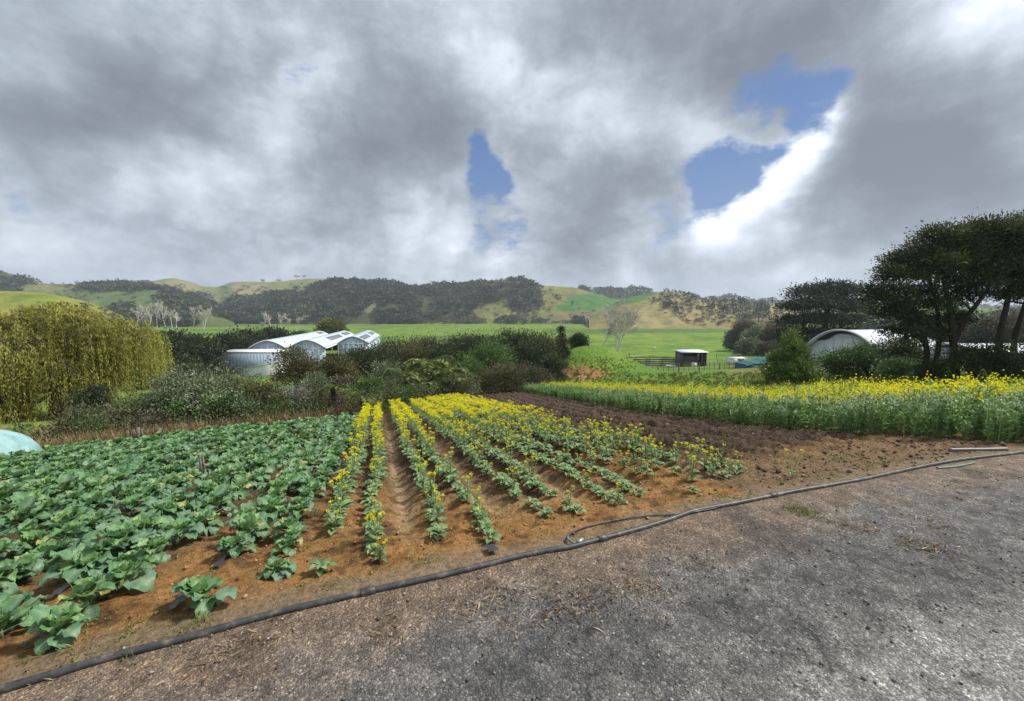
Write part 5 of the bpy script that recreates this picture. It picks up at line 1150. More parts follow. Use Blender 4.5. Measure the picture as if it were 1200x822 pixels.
def big_tiny(kind, rg):
    mb = MB(); n = 150
    if kind == 'pine':
        z = rg.random(n) ** .85; r = (1 - z) ** .8 * .22 * rg.uniform(.3, 1.1, n) + .02; a = rg.uniform(0, 6.283, n)
        P = np.stack([np.cos(a) * r, np.sin(a) * r, .14 + z * .84], -1); A = np.stack([np.cos(a), np.sin(a), np.full(n, .3)], -1) + rg.normal(size=(n, 3)) * .3; s = .11
    elif kind == 'tall':
        lob = np.stack([rg.normal(size=7) * .16, rg.normal(size=7) * .16, rg.uniform(.5, .92, 7)], -1); k = rg.integers(0, 7, n); P = lob[k] + rg.normal(size=(n, 3)) * np.array([.09, .09, .045]); A = rg.normal(size=(n, 3)); s = .12
    else:
        lob = np.stack([rg.normal(size=7) * .22, rg.normal(size=7) * .22, rg.uniform(.3, .75, 7)], -1); k = rg.integers(0, 7, n); P = lob[k] + rg.normal(size=(n, 3)) * np.array([.11, .11, .09]); A = rg.normal(size=(n, 3)); s = .15
    leaves(mb, P, A, s * rg.uniform(.7, 1.3, n), s * .7, rg, 0); return mb.arrays()
TT2 = {k: [big_tiny(k, np.random.default_rng(1900 + i + 50 * j)) for i in range(8)] for j, k in enumerate(('round', 'pine', 'tall'))}
for px, h, kd, lb, grp in [(508, 9.5, 'tall', 'tallest pine on the left of the skyline stand', 1), (513, 9, 'tall', 'pine second from the left in the skyline stand', 1), (519, 8.5, 'tall', 'pine in the middle of the skyline stand', 1), (525, 7.5, 'tall', 'pine right of the middle in the skyline stand', 1), (534, 6, 'round', 'round tree right of the skyline pine stand', 1), (546, 6, 'tall', 'lone tree left of the gap on the skyline', 1), (553, 6, 'round', 'bushy tree right of the gap on the skyline', 1), (562, 6, 'round', 'round tree right of the bushy one on the skyline', 1), (569, 7, 'tall', 'small pine near the hill summit', 1), (459, 4, 'round', 'dome-shaped tree topping the bush ridge', 1), (404, 3, 'round', 'small tree on the dark hill top', 1)]:
    hill_tree('mid', px, h, kd, 'skyline_tree', lb, 'skyline trees on the middle hills', 1.0 if kd != 'tall' else .9)
for px, h, kd, lb in [(351, 5, 'tall', 'flat-topped tree on the far pale ridge'), (330, 4, 'round', 'small round tree on the far pale ridge'), (312, 4, 'round', 'little tree at the left of the far pale ridge'), (359, 4, 'tall', 'second flat-topped tree on the far pale ridge')]:
    hill_tree('far', px, h, kd, 'skyline_tree', lb, 'trees on the far pale ridge', 1.5)
for px, h, kd, lb in [(22, 5, 'round', 'bushy tree at the edge of the top left hill'), (38, 4.5, 'round', 'tree right of the bushy one on the top left hill'), (44, 6, 'tall', 'last tree on the slope of the top left hill'), (67, 2.5, 'round', 'tiny tree on the smooth left ridge'), (80, 2.5, 'tall', 'tiny lone tree right on the smooth left ridge')]:
    hill_tree('lefttop', px, h, kd, 'hill_tree', lb, 'trees on the left ridge', 1.1)
for px, py, h, kd, lb in [(670, 360, 7, 'pine', 'dark lone tree standing in the green paddock'), (679, 363, 3, 'round', 'small round bush right of the lone paddock tree'), (695, 366, 3, 'round', 'round bush under the green paddock'), (716, 383, 8, 'pine', 'narrow dark tree at the back of the meadow'), (755, 383, 6, 'round', 'dark tree at the back right of the meadow')]:
    hill_tree('mid', px, h, kd, 'hill_tree', lb, 'trees scattered on the green hill', 1.0, py=py)
for px, py, h, kd, lb in [(764, 356, 7, 'round', 'dark tree on the left of the tan hillside'), (778, 364, 9, 'pine', 'tall dark tree on the face of the tan hillside'), (783, 358, 8, 'round', 'round dark tree on the face of the tan hillside'), (791, 357, 5, 'round', 'small dark tree near the hill crest'), (809, 350, 7, 'round', 'lone dome-shaped tree on the crest of the tan hill'), (812, 351, 6, 'round', 'companion of the lone dome-shaped crest tree')]:
    hill_tree('dune', px, h, kd, 'hill_tree', lb, 'trees on the tan hillside', 1.1, py=py)
for k, (px, py, h) in enumerate([(834, 366, 13), (842, 366, 14), (849, 367, 15), (858, 367, 18), (864, 368, 20), (869, 368, 19), (875, 370, 17), (884, 374, 20), (888, 376, 22), (893, 376, 22), (897, 377, 20)]):
    hill_tree('dune', px, h, 'pine', 'pine_tree', 'dark green pine in the plantation on the right hillside', 'pines of the hillside plantation', .75, py=py, mat='pine_leaf')

# ------------------------------------------------------------------ crops
def cab_mat():
    m = bpy.data.materials.new('cabbage_leaf'); m.use_nodes = True; nt = m.node_tree; g = NG(nt); b = nt.nodes['Principled BSDF']
    t = attr(g, 'tint'); rib = attr(g, 'rib')
    c = g.ramp(t, [(0, (.150, .265, .165)), (.21, (.115, .240, .118)), (.52, (.125, .270, .095)), (.86, (.22, .37, .12)), (.93, (.30, .37, .12)), (1, (.46, .43, .15))])
    oi = g.new('ShaderNodeObjectInfo').outputs['Random']
    c = g.mix(1, c, g.ramp(g.noise(wpos(g), 9, 4), [(.3, (.72, .75, .72)), (.7, (1.25, 1.2, 1.2))]), 'MULTIPLY')
    c = g.mix(g.m('MULTIPLY', rib, .55), c, (.30, .38, .24))
    bn = g.new('ShaderNodeBump'); bn.inputs['Strength'].default_value = .6; bn.inputs['Distance'].default_value = .012; g.put(bn.inputs['Height'], g.noise(wpos(g), 38, 3, .6)); g.put(b.inputs['Normal'], bn.outputs[0])
    g.put(b.inputs['Base Color'], c); b.inputs['Roughness'].default_value = .42; b.inputs['Specular IOR Level'].default_value = .45
    tr = g.new('ShaderNodeBsdfTranslucent'); g.put(tr.inputs[0], c); mx = g.new('ShaderNodeMixShader'); mx.inputs[0].default_value = .3
    nt.links.new(b.outputs[0], mx.inputs[1]); nt.links.new(tr.outputs[0], mx.inputs[2]); nt.links.new(mx.outputs[0], nt.nodes['Material Output'].inputs[0]); return m
M['cabbage'] = cab_mat()
def broad_leaf(mb, rg, base, az, elev, L, W_, curl, tint, nu=7, nv=5, cup=.25, ruf=.05):
    u = np.linspace(0, 1, nu); v = np.linspace(-1, 1, nv)
    th = elev - curl * u ** 1.4; dx = np.cumsum(np.concatenate([[0], np.cos(th[1:]) * L / (nu - 1)])); dz = np.cumsum(np.concatenate([[0], np.sin(th[1:]) * L / (nu - 1)]))
    wd = W_ * .5 * np.clip(np.sin(np.pi * np.clip(.06 + u * .90, 0, 1) ** .75), 0, 1) ** .8 * rg.uniform(.85, 1.15, nu); wd[0] = W_ * .08
    ph = rg.uniform(0, 6.28)
    X = dx[:, None] + 0 * v; Y = wd[:, None] * v
    Zz = dz[:, None] + cup * wd[:, None] * (v ** 2) + ruf * L * np.sin(u[:, None] * 13 + ph + 2.0 * np.sign(v)) * np.abs(v) ** 1.5 + rg.normal(size=(nu, nv)) * .011 * L / .3
    P = np.stack([X, Y, Zz], -1).reshape(-1, 3) @ rotz(az).T + base
    i = np.arange(nu - 1)[:, None] * nv; j = np.arange(nv - 1)[None]
    F = np.stack([i + j, i + nv + j, i + nv + j + 1, i + j + 1], -1).reshape(-1, 4)
    mb.add(P, F, 0, tint=tint, rib=np.tile(np.where(v == 0, 1.0, .0), nu))
def cabbage(seed, lo=False):
    rg = np.random.default_rng(seed); mb = MB(); n = 11 if lo else 19; nu, nv = (5, 5) if lo else (7, 5); lean = rg.normal(size=2) * .03
    for k in range(n):
        f = k / (n - 1); a = k * 2.4 + rg.normal() * .35; ca, sa = math.cos(a), math.sin(a)
        el = .30 + f * .85 + rg.normal() * .28; L = (.200 - .07 * f) * rg.uniform(.7, 1.25); st = (.13 - .10 * f) * rg.uniform(.6, 1.3)
        b0 = np.array([0, 0, .03 + .07 * f]) + np.array([lean[0], lean[1], 0]) * f; e0 = max(.15, el + .15); b1 = b0 + np.array([ca * math.cos(e0), sa * math.cos(e0), math.sin(e0)]) * st
        tt = np.clip(.05 + .72 * f + rg.normal() * .16, 0, .88)
        if f < .5 and rg.random() < .07: tt = rg.uniform(.92, 1)
        tube(mb, [b0, (b0 + b1) / 2, b1], [.008, .006, .005], 4, cap=False, tint=tt, rib=1.0)
        broad_leaf(mb, rg, b1, a + rg.normal() * .2, el - .1, L, L * rg.uniform(.75, 1.05), rg.uniform(.4, 2.3) * (1 - .45 * f), tt, nu, nv, cup=.15 + .45 * f, ruf=.10)
    for k in range(4 if lo else 7):      # the loose heart
        a = k * 1.9 + rg.random(); broad_leaf(mb, rg, np.array([math.cos(a), math.sin(a), 0]) * .03 + np.array([lean[0], lean[1], .10]), a, 1.25 + rg.normal() * .15, .11 * rg.uniform(.8, 1.2), .11, rg.uniform(-.6, .4), np.clip(.68 + rg.normal() * .12, 0, .88), 5, 5, cup=.7, ruf=.07)
    if not lo: tube(mb, [(0, 0, -.06), (0, 0, .12)], [.018, .02], 6, tint=.5, rib=1.0)
    return mb
CAB = [cabbage(40 + i) for i in range(9)]; CABME = [c.mesh('cabbage', M['cabbage'], smooth=True) for c in CAB]; CABLO = [cabbage(80 + i, True).arrays() for i in range(6)]
spots = []
for r, t0 in enumerate(CAB_ROWS):
    s = float(soff(t0)) + .20 + rng.uniform(0, .22) + (.25 if r < 1 else 0)
    while s < cab_far(t0) - .1:
        t = t0 + rng.normal() * .05; x, y = xy_of(s + rng.normal() * .04, t + .03 * math.sin(s * 1.1 + t0 * 3))
        px, py = proj(np.array([x, y, h1(x, y) + .15]))
        if rng.random() > (.05 if s > 3 else .10) and -260 < px < 620:
            d = math.hypot(x, y); z = gz_fine(x, y) if d < 9 else h1(x, y)
            gr_ = rng.uniform(.66, 1.03) * (.85 + .15 * min(1, s / 2.5)) * (.72 if r == 0 and s < 4 else 1)
            spots.append((d, x, y, z, gr_, s, t, px, py))
        s += .275 * rng.uniform(.85, 1.2)
spots.sort(key=lambda q: q[0] + (100 if not -20 < q[7] < 1220 or q[8] > 830 else 0))
def cab_label(s, t, px):
    if s < 1.3: return 'leafy green cabbage at the near end of its row, close to the black pipe'
    if t > -2.2: return 'leafy green cabbage in the row right beside the yellow flowering rows'
    if t > -3.5: return 'leafy green cabbage in the second pair of rows from the yellow flowers'
    return 'leafy green cabbage in the packed rows of the left field'
for k, (d, x, y, z, g_, s, t, px, py) in enumerate(spots[:300]):
    o = link('cabbage', CABME[k % 9]); o.location = (x, y, z + .01); o.rotation_euler = (rng.normal() * .12 - .05, rng.normal() * .12, rng.uniform(0, 6.28)); o.scale = (g_, g_, g_ * 1.05)
    lb = cab_label(s, t, px); tag(o, lb, 'cabbage', {'a': 'cabbages at the near ends of the rows', 'b': 'cabbages in the row beside the yellow flowers', 'c': 'cabbages in the second pair of rows', 'd': 'cabbages packed across the left field'}['a' if 'near end' in lb else 'b' if 'beside' in lb else 'c' if 'second' in lb else 'd'])
mb = MB()
for (d, x, y, z, g_, s, t, px, py) in spots[300:]:
    mb.addmb(CABLO[rng.integers(6)], rotz(rng.uniform(0, 6.28)) * g_ * 1.08, (x, y, z + .01))
stuff(mb.build('cabbage_rows', M['cabbage'], smooth=True), 'farther rows of cabbages running down to the shrubs', 'cabbages')

# bolted brassica: grey-green leaves, thin stems and yellow heads
M['brassica'] = leaf_mat('brassica', [(.10, .165, .070), (.18, .275, .115), (.27, .37, .17)], tr=.25, nscale=3)
def brassica(seed, hgt, nleaf, nstem, nfl, lowleaf=.16, lo=False, fl_r=.029, spreadst=.12):
    rg = np.random.default_rng(seed); mb = MB(); fls = []
    for k in range(nleaf):
        a = k * 2.4 + rg.normal() * .3; f = rg.random() ** 1.3; L = lowleaf * (1.15 - .6 * f) * rg.uniform(.8, 1.2)
        broad_leaf2(mb, rg, np.array([0, 0, .02 + f * hgt * .45]), a, .9 - .1 * rg.random() + .2 * f, L, L * rg.uniform(.42, .62), rg.uniform(.8, 1.6), rg.random())
    for k in range(nstem):
        a = 2 * math.pi * k / max(nstem, 1) + rg.random(); r = rg.uniform(.3, 1) * spreadst * (nstem > 1); h = hgt * rg.uniform(.78, 1.08)
        top = np.array([math.cos(a) * r, math.sin(a) * r, h]); c = curve([(0, 0, 0), top * np.array([.35, .35, .5]), top], 5)
        tube(mb, c, np.linspace(.007, .004, 5), 4, cap=False, tint=.75)
        for q in range(0 if lo else 3):
            p = c[2] + (c[3] - c[2]) * rg.random() * 1.3; aa = rg.uniform(0, 6.28); broad_leaf2(mb, rg, p, aa, .8, .06, .022, .7, .7)
        if nfl:
            fl = MB(); fls.append(fl)
            u = unit(rg.normal(size=(nfl, 3))); u[:, 2] = np.abs(u[:, 2]) * .8
            P = top + u * fl_r * np.array([1, 1, .9]) * rg.uniform(.4, 1.05, nfl)[:, None]
            leaves(fl, P - u * .004, u + rg.normal(size=u.shape) * .9, fl_r * .55, fl_r * .50, rg, 0)
            k2 = max(nfl // 5, 2); z = rg.uniform(.82, .97, k2)[:, None]; leaves(fl, top * z + rg.normal(size=(k2, 3)) * .012, rg.normal(size=(k2, 3)), fl_r * .5, fl_r * .45, rg, 0)
    return mb, fls
def broad_leaf2(mb, rg, base, az, elev, L, W_, curl, tint):
    u = np.linspace(0, 1, 5); v = np.array([-1, 0, 1.0]); th = elev - curl * u ** 1.3
    dx = np.cumsum(np.concatenate([[0], np.cos(th[1:]) * L / 4])); dz = np.cumsum(np.concatenate([[0], np.sin(th[1:]) * L / 4])); wd = W_ * .5 * np.array([.12, .55, 1.0, .85, .10]) * rg.uniform(.8, 1.2, 5)
    P = np.stack([dx[:, None] + 0 * v, wd[:, None] * v, dz[:, None] + .35 * wd[:, None] * np.abs(v) + rg.normal(size=(5, 3)) * .004], -1).reshape(-1, 3) @ rotz(az).T + base
    i = np.arange(4)[:, None] * 3; j = np.arange(2)[None]; F = np.stack([i + j, i + 3 + j, i + 4 + j, i + j + 1], -1).reshape(-1, 4); mb.add(P, F, 0, tint=tint)
BR = {}
for key, args in {'flower': (.44, 13, 4, 40), 'bud': (.34, 14, 2, 20), 'leafy': (.20, 15, 0, 0), 'thin': (.40, 6, 2, 34)}.items():
    BR[key] = [brassica(200 + 10 * i + len(key), args[0] * (.85 + .1 * i), args[1], args[2], args[3], lowleaf=.15 if key != 'thin' else .09) for i in range(4)]
BRM = {k: [(a.mesh('foliage', M['brassica'], True), [q.mesh('flower_head', M['yellow_flower']) for q in b]) for a, b in v] for k, v in BR.items()}
BRA = {k: [(a.arrays(), [q.arrays() for q in b]) for a, b in v] for k, v in BR.items()}
FARB = [brassica(300 + i, .5, 7, 3, 22, lo=True, fl_r=.057) for i in range(5)]; FARA = [(a.arrays(), [q.arrays() for q in b]) for a, b in FARB]
plants = []
for r, t0 in enumerate(MUST_ROWS):
    s = {0: .3, 1: .3, 2: .35, 3: .5, 4: .75, 5: .8, 6: .7, 7: .9, 8: .6, 9: .8, 10: .6}[r] * .75 + float(soff(t0)) + rng.uniform(0, .1)
    while s < cab_far(t0) + .3:
        t = t0 + rng.normal() * .035 + .03 * math.sin(s * 1.1 + t0 * 3); x, y = xy_of(s, t); d = math.hypot(x, y)
        dens = min(1, .5 + s / 5.0) if r < 4 else min(1, .5 + s / 4.0) if r < 8 else min(1, .42 + s / 6)
        if rng.random() < dens:
            yl = np.clip((s - 3.0) / 5.5, 0, 1)            # more bloom further down the slope
            fr_ = {0: .26, 1: .34}.get(r, .08) if s < 4 else .24 + .76 * yl
            if r >= 8: fr_ = max(fr_, .25)
            q = rng.random(); kind = 'flower' if q < fr_ else ('bud' if q < fr_ + .2 else 'leafy')
            if r >= 8 and s < 4 and kind == 'leafy' and rng.random() < .6: kind = 'thin'
            sc = rng.uniform(.8, 1.2) * (.68 + .32 * min(1, s / 3.5)) * (.85 if r else 1.0)
            plants.append((d, x, y, gz_fine(x, y) if d < 14 else h1(x, y), sc, kind, s, t, r))
        s += (.155 if s < 6 else .19) * rng.uniform(.8, 1.25)
for q in range(26):   # volunteers beyond the last row
    s = rng.uniform(.5, 4.5); t = rng.uniform(3.0, 4.1) - .1 * (s > 3); x, y = xy_of(s, t); plants.append((math.hypot(x, y), x, y, gz_fine(x, y), rng.uniform(.6, 1), 'thin' if rng.random() < .6 else 'bud', s, t, 11))
plants.sort(key=lambda q: q[0])
def br_label(kind, s, t, r):
    wh = {0: 'in the row next to the cabbages', 1: 'in the second flowering row from the cabbages', 2: 'in the row right of the pale footpath', 3: 'in the row right of the pale footpath'}.get(r, 'in the middle rows of the flowering patch' if r < 8 else 'in the sparse rows beside the ploughed soil' if r < 11 else 'standing apart at the edge of the ploughed soil')
    kd = {'flower': 'yellow flowering brassica', 'thin': 'spindly yellow-headed brassica', 'bud': 'brassica with few yellow flowers', 'leafy': 'low grey-green brassica without flowers'}[kind]
    return kd + ' ' + wh, kd + ' plants ' + wh
for k, (d, x, y, z, sc, kind, s, t, r) in enumerate(plants[:300]):
    a, b = BRM[kind][k % 4]; lb, grp = br_label(kind, s, t, r)
    o = link('flowering_brassica' if b else 'leafy_brassica', a); o.location = (x, y, z); o.rotation_euler.z = rng.uniform(0, 6.28); o.scale = (sc,) * 3; tag(o, lb, 'plant', grp)
    for q in b: link('flower_head', q, o)
ma, mf = MB(), MB()
for (d, x, y, z, sc, kind, s, t, r) in plants[300:]:
    src = FARA if (d > 11 and kind != 'leafy') else BRA[kind]; a, b = src[rng.integers(len(src))]; Rm = rotz(rng.uniform(0, 6.28)) * sc
    ma.addmb(a, Rm, (x, y, z))
    for q in b: mf.addmb(q, Rm, (x, y, z))
o = stuff(ma.build('brassica_rows', M['brassica'], smooth=True), 'farther rows of yellow flowering brassica running down the slope', 'brassicas'); mf.build('flower_head', M['yellow_flower'], o)['kind'] = 'stuff'

for pts, lb in (([(524, 466), (534, 470), (545, 476), (560, 483)], 'left pale strip of row cover film on the dark soil'), ([(541, 464.5), (551, 469), (566, 475), (585, 481)], 'right pale strip of row cover film on the dark soil')):
    c = curve([unproj(*q) for q in pts], 14); sd = unit(np.cross(np.gradient(c, axis=0), [0, 0, 1.0])) * .11; c[:, 2] = H(c[:, 0], c[:, 1]) + .07
    P = np.stack([c - sd, c + np.array([0, 0, .05]), c + sd], 1).reshape(-1, 3); i = np.arange(13)[:, None] * 3; j = np.arange(2)[None]; F = np.stack([i + j, i + 3 + j, i + 4 + j, i + j + 1], -1).reshape(-1, 4)
    mb = MB(); mb.add(P, F); tag(mb.build('row_cover', M['film_grey']), lb, 'plastic film')

# the tall green crop block behind the ploughed soil
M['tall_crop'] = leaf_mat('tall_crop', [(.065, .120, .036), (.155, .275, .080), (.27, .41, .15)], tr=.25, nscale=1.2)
def stalk(seed, hgt, nl, L, nfl=0, fr=.05):
    rg = np.random.default_rng(seed); mb, fl = MB(), MB()
    for k in range(3):
        a = rg.uniform(0, 6.28); b = np.array([math.cos(a), math.sin(a), 0]) * .07; top = b * rg.uniform(1, 2.4) + np.array([0, 0, hgt * rg.uniform(.85, 1.1)]); c = curve([b, (b + top) / 2 + rg.normal(size=3) * .02, top], 4); tube(mb, c, .006, 3, cap=False, tint=.8)
        f = rg.random(nl) ** .7; P = b + (top - b) * f[:, None]; aa = rg.uniform(0, 6.28, nl); A = np.stack([np.cos(aa), np.sin(aa), rg.uniform(.1, 1.3, nl)], -1)
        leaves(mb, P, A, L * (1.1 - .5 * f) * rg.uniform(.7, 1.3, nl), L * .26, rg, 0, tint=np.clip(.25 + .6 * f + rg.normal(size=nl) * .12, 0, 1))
        if nfl: q = rg.normal(size=(nfl, 3)) * fr * np.array([1, 1, 1.6]); leaves(fl, top + q, rg.normal(size=(nfl, 3)), fr * .7, fr * .6, rg, 0)
    return mb.arrays(), (fl.arrays() if nfl else None)
STG = [stalk(400 + i, .53, 26, .115) for i in range(6)]; STW = [stalk(430 + i, .58, 24, .11, 10, .032) for i in range(4)]; STY = [stalk(460 + i, .50, 10, .12, 16, .042) for i in range(6)]
mg, mw, my, mys = MB(), MB(), MB(), MB()
bbx = CROP_POLY[:, 0].min(), CROP_POLY[:, 0].max(); bby = CROP_POLY[:, 1].min(), CROP_POLY[:, 1].max()
cand = np.stack([rng.uniform(*bbx, 90000), rng.uniform(*bby, 90000)], -1)
dcam = np.hypot(cand[:, 0], cand[:, 1]); ed_ = edge_dist(cand[:, 0], cand[:, 1])
ok = inpoly(cand[:, 0], cand[:, 1], CROP_POLY) & (cand[:, 0] < 2.0 * cand[:, 1] + 4)
area_ = (bbx[1] - bbx[0]) * (bby[1] - bby[0]); dens0 = 90000 / area_
want = np.where(ed_ < .9, 30, np.interp(dcam, [8, 20, 40], [20, 14, 8]))
ok &= rng.random(90000) < want / dens0
cz = H(cand[:, 0], cand[:, 1]); cpx, _ = proj(np.stack([cand[:, 0], cand[:, 1], cz], -1))
for (x, y), e, z, px, D in zip(cand[ok], ed_[ok], cz[ok], cpx[ok], dcam[ok]):
    ystart = np.interp(px, [590, 640, 700, 900, 1050, 1250], [6.0, 1.3, 1.5, 1.6, 1.7, 1.8]) + .7 * float(vn(np.array([x * .7]), np.array([y * .7]), 5)[0] - .5)
    Rm = rotz(rng.uniform(0, 6.28)) * rng.uniform(.8, 1.2) * (.85 if e < .25 else 1) * float(np.interp(px, [900, 1000], [1, 1.3 if e > ystart else 1.08]))
    loc = (x, y, z - .02)
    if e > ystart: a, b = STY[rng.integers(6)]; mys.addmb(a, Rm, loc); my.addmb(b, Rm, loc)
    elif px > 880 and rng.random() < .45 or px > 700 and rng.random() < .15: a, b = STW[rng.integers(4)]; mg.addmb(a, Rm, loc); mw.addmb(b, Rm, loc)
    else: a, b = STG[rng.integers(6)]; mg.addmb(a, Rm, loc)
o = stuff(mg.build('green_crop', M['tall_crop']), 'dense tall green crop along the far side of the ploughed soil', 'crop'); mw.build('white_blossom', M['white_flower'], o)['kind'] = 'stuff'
o = stuff(mys.build('yellow_crop', M['tall_crop']), 'band of yellow flowering crop behind the tall green block', 'crop'); my.build('flower_head', M['yellow_flower'], o)['kind'] = 'stuff'
print('counts', len(spots), len(plants), int(ok.sum()))

# ------------------------------------------------------------------ low growth
def tufts(name, mat, label, cat, pts, hmin, hmax, nb, w, seed, lean=.35):
    rg = np.random.default_rng(seed); pts = np.asarray(pts); n = len(pts); k = np.repeat(np.arange(n), nb); P = pts[k] + np.concatenate([rg.normal(size=(n * nb, 2)) * .05, np.zeros((n * nb, 1))], 1)
    A = np.concatenate([rg.normal(size=(n * nb, 2)) * lean, np.ones((n * nb, 1))], 1); mb = MB(); L = rg.uniform(hmin, hmax, n)[k] * rg.uniform(.6, 1.2, n * nb)
    leaves(mb, P, A, L, w * rg.uniform(.7, 1.3, n * nb), rg, 0, fold=.08, tint=np.clip(.5 * rg.random(n)[k] + .5 * rg.random(n * nb), 0, 1)); return stuff(mb.build(name, M[mat]), label, cat)
def strip_pts(n, pxr, sr, seed, off=0.0):
    """points just beyond the far edge of the planted field"""
    rg = np.random.default_rng(seed); t = rg.uniform(*pxr, n); s = cab_far(t) + .45 + off + rg.uniform(0, 1, n) ** 1.4 * sr; x, y = xy_of(s, t); return np.stack([x, y, H(x, y)], -1)
tufts('grass', 'grass_blade', 'rough green grass between the cabbages and the shrubs', 'grass', strip_pts(2600, (-18, 3), 5, 1), .12, .35, 9, .02, 1)
tufts('rough_grass', 'dry_blade', 'rough straw-coloured grass under the willow skirt', 'grass', np.concatenate([strip_pts(2600, (-20, -6), 9, 21)]), .15, .45, 9, .018, 21)
tufts('dry_grass', 'dry_blade', 'pale dry grass along the far edge of the cabbages', 'grass', strip_pts(1100, (-14, -1), 2.2, 2), .2, .55, 9, .015, 2)
tufts('dock_weeds', 'rust_blade', 'rust-brown dead weeds in front of the dark shrubs', 'weeds', strip_pts(900, (-7.8, -1.3), 1.6, 3, .4), .12, .34, 12, .022, 3)
rg = np.random.default_rng(77)
def region_pts(n, px0, px1, py0, py1, seed):
    rg = np.random.default_rng(seed); out = []
    for _ in range(n): q = unproj(rg.uniform(px0, px1), rg.uniform(py0, py1)); out.append(q)
    return np.array(out)
pp = region_pts(1100, 640, 930, 438, 462, 5); tufts('pasture_grass', 'grass_blade', 'tussocky green grass on the mound behind the yellow crop', 'grass', pp, .10, .30, 12, .05, 5)
pp = region_pts(420, 650, 745, 419, 446, 15); tufts('bank_grass', 'grass_blade', 'rough green grass growing on the bank above the bare clay', 'grass', pp, .06, .20, 8, .07, 15)
pp = region_pts(700, 880, 1300, 440, 452, 6); tufts('rough_grass', 'grass_blade', 'rough grass around the shrubs under the kanuka', 'grass', pp, .15, .4, 10, .04, 6)

# ------------------------------------------------------------------ pipe, hose and litter
M['poly_pipe'] = pmat('poly_pipe', lambda g: g.ramp(g.noise(wpos(g), 14, 5, .65), [(.3, (.022, .023, .026)), (.54, (.055, .054, .053)), (.70, (.17, .145, .112))]), .5, .4)
M['grey_pipe'] = pmat('grey_pipe', varied((.17, .17, .175), .25, 8), .5, .4)
M['hose_green'] = pmat('hose_green', varied((.10, .20, .15), .3, 20), .45, .4)
M['metal'] = pmat('metal', lambda g: (.45, .44, .42), .4, .5, metal=.7)
M['black_film'] = pmat('black_film', varied((.028, .028, .03), .4, 8), .35, .5)
def gpt(px, py, up=0.0):
    q = unproj(px, py); q[2] = gz_fine(q[0], q[1]) + up; return q
PASS_ = 0
PR = .024
pc = curve([gpt(a, b) for a, b in PIPE], 150)
pc[:, 2] = [gz_fine(a, b) + PR * .5 for a, b, _ in pc]; pc[:, 2] = np.convolve(np.pad(pc[:, 2], 3, 'edge'), np.ones(7) / 7, 'valid')
pc[:, 1] += .012 * np.sin(np.linspace(0, 30, 150)) + .005 * np.sin(np.linspace(1, 60, 150))
mb = MB(); tube(mb, pc, PR, 12); pipe = mb.build('irrigation_pipe', M['poly_pipe'], smooth=True); tag(pipe, 'long black irrigation pipe lying along the edge of the gravel', 'pipe')
for px, py in [(700, 626), (430, 692), (905, 581)]:
    k = int(np.abs(pc - gpt(px, py)).sum(1).argmin()); d = unit(pc[k + 1] - pc[k]); mb = MB(); tube(mb, [pc[k] - d * .05, pc[k] - d * .045, pc[k] + d * .045, pc[k] + d * .05], [PR * 1.02, PR * 1.32, PR * 1.32, PR * 1.02], 12); mb.build('pipe_joint', M['poly_pipe'], pipe)
HS = [(679, 640), (671, 639.5), (665.5, 635), (669, 627), (685, 620), (722, 612), (760, 607), (790, 605), (812, 602), (840, 597)]
hc = curve([gpt(a, b, .014) for a, b in HS], 60); hc[:, 2] += .02 * np.exp(-((np.arange(60) - 10) / 8.0) ** 2)
mb = MB(); tube(mb, hc[14:], .009, 8); hose = mb.build('hose', M['poly_pipe'], smooth=True); tag(hose, 'thin grey hose looping off the black pipe at the corner of the rows', 'hose')
mb = MB(); tube(mb, hc[2:15], .0115, 8); mb.build('green_end', M['hose_green'], hose, smooth=True)
k0 = gpt(677, 640, PR + .01); k1 = gpt(683, 637, PR + .012); mb = MB(); tube(mb, [hc[2], (hc[2] + k0) / 2, k0], .015, 8); tube(mb, [k0, k1], .017, 8); mb.build('clamp', M['metal'], hose)
G2 = [gpt(a, b, .02) for a, b in [(1112, 529), (1150, 528.5), (1180, 528)]]; mb = MB(); tube(mb, curve(G2, 16), .026, 10); tag(mb.build('grey_pipe', M['grey_pipe'], smooth=True), 'short length of grey pipe lying near the end of the crop block', 'pipe')
G3 = [gpt(a, b, .012) for a, b in [(1098, 549.5), (1120, 548), (1142, 543.5)]]; mb = MB(); tube(mb, curve(G3, 16), .012, 8); tag(mb.build('hose', M['hose_green'], smooth=True), 'short green hose lying against the black pipe on the right', 'hose')

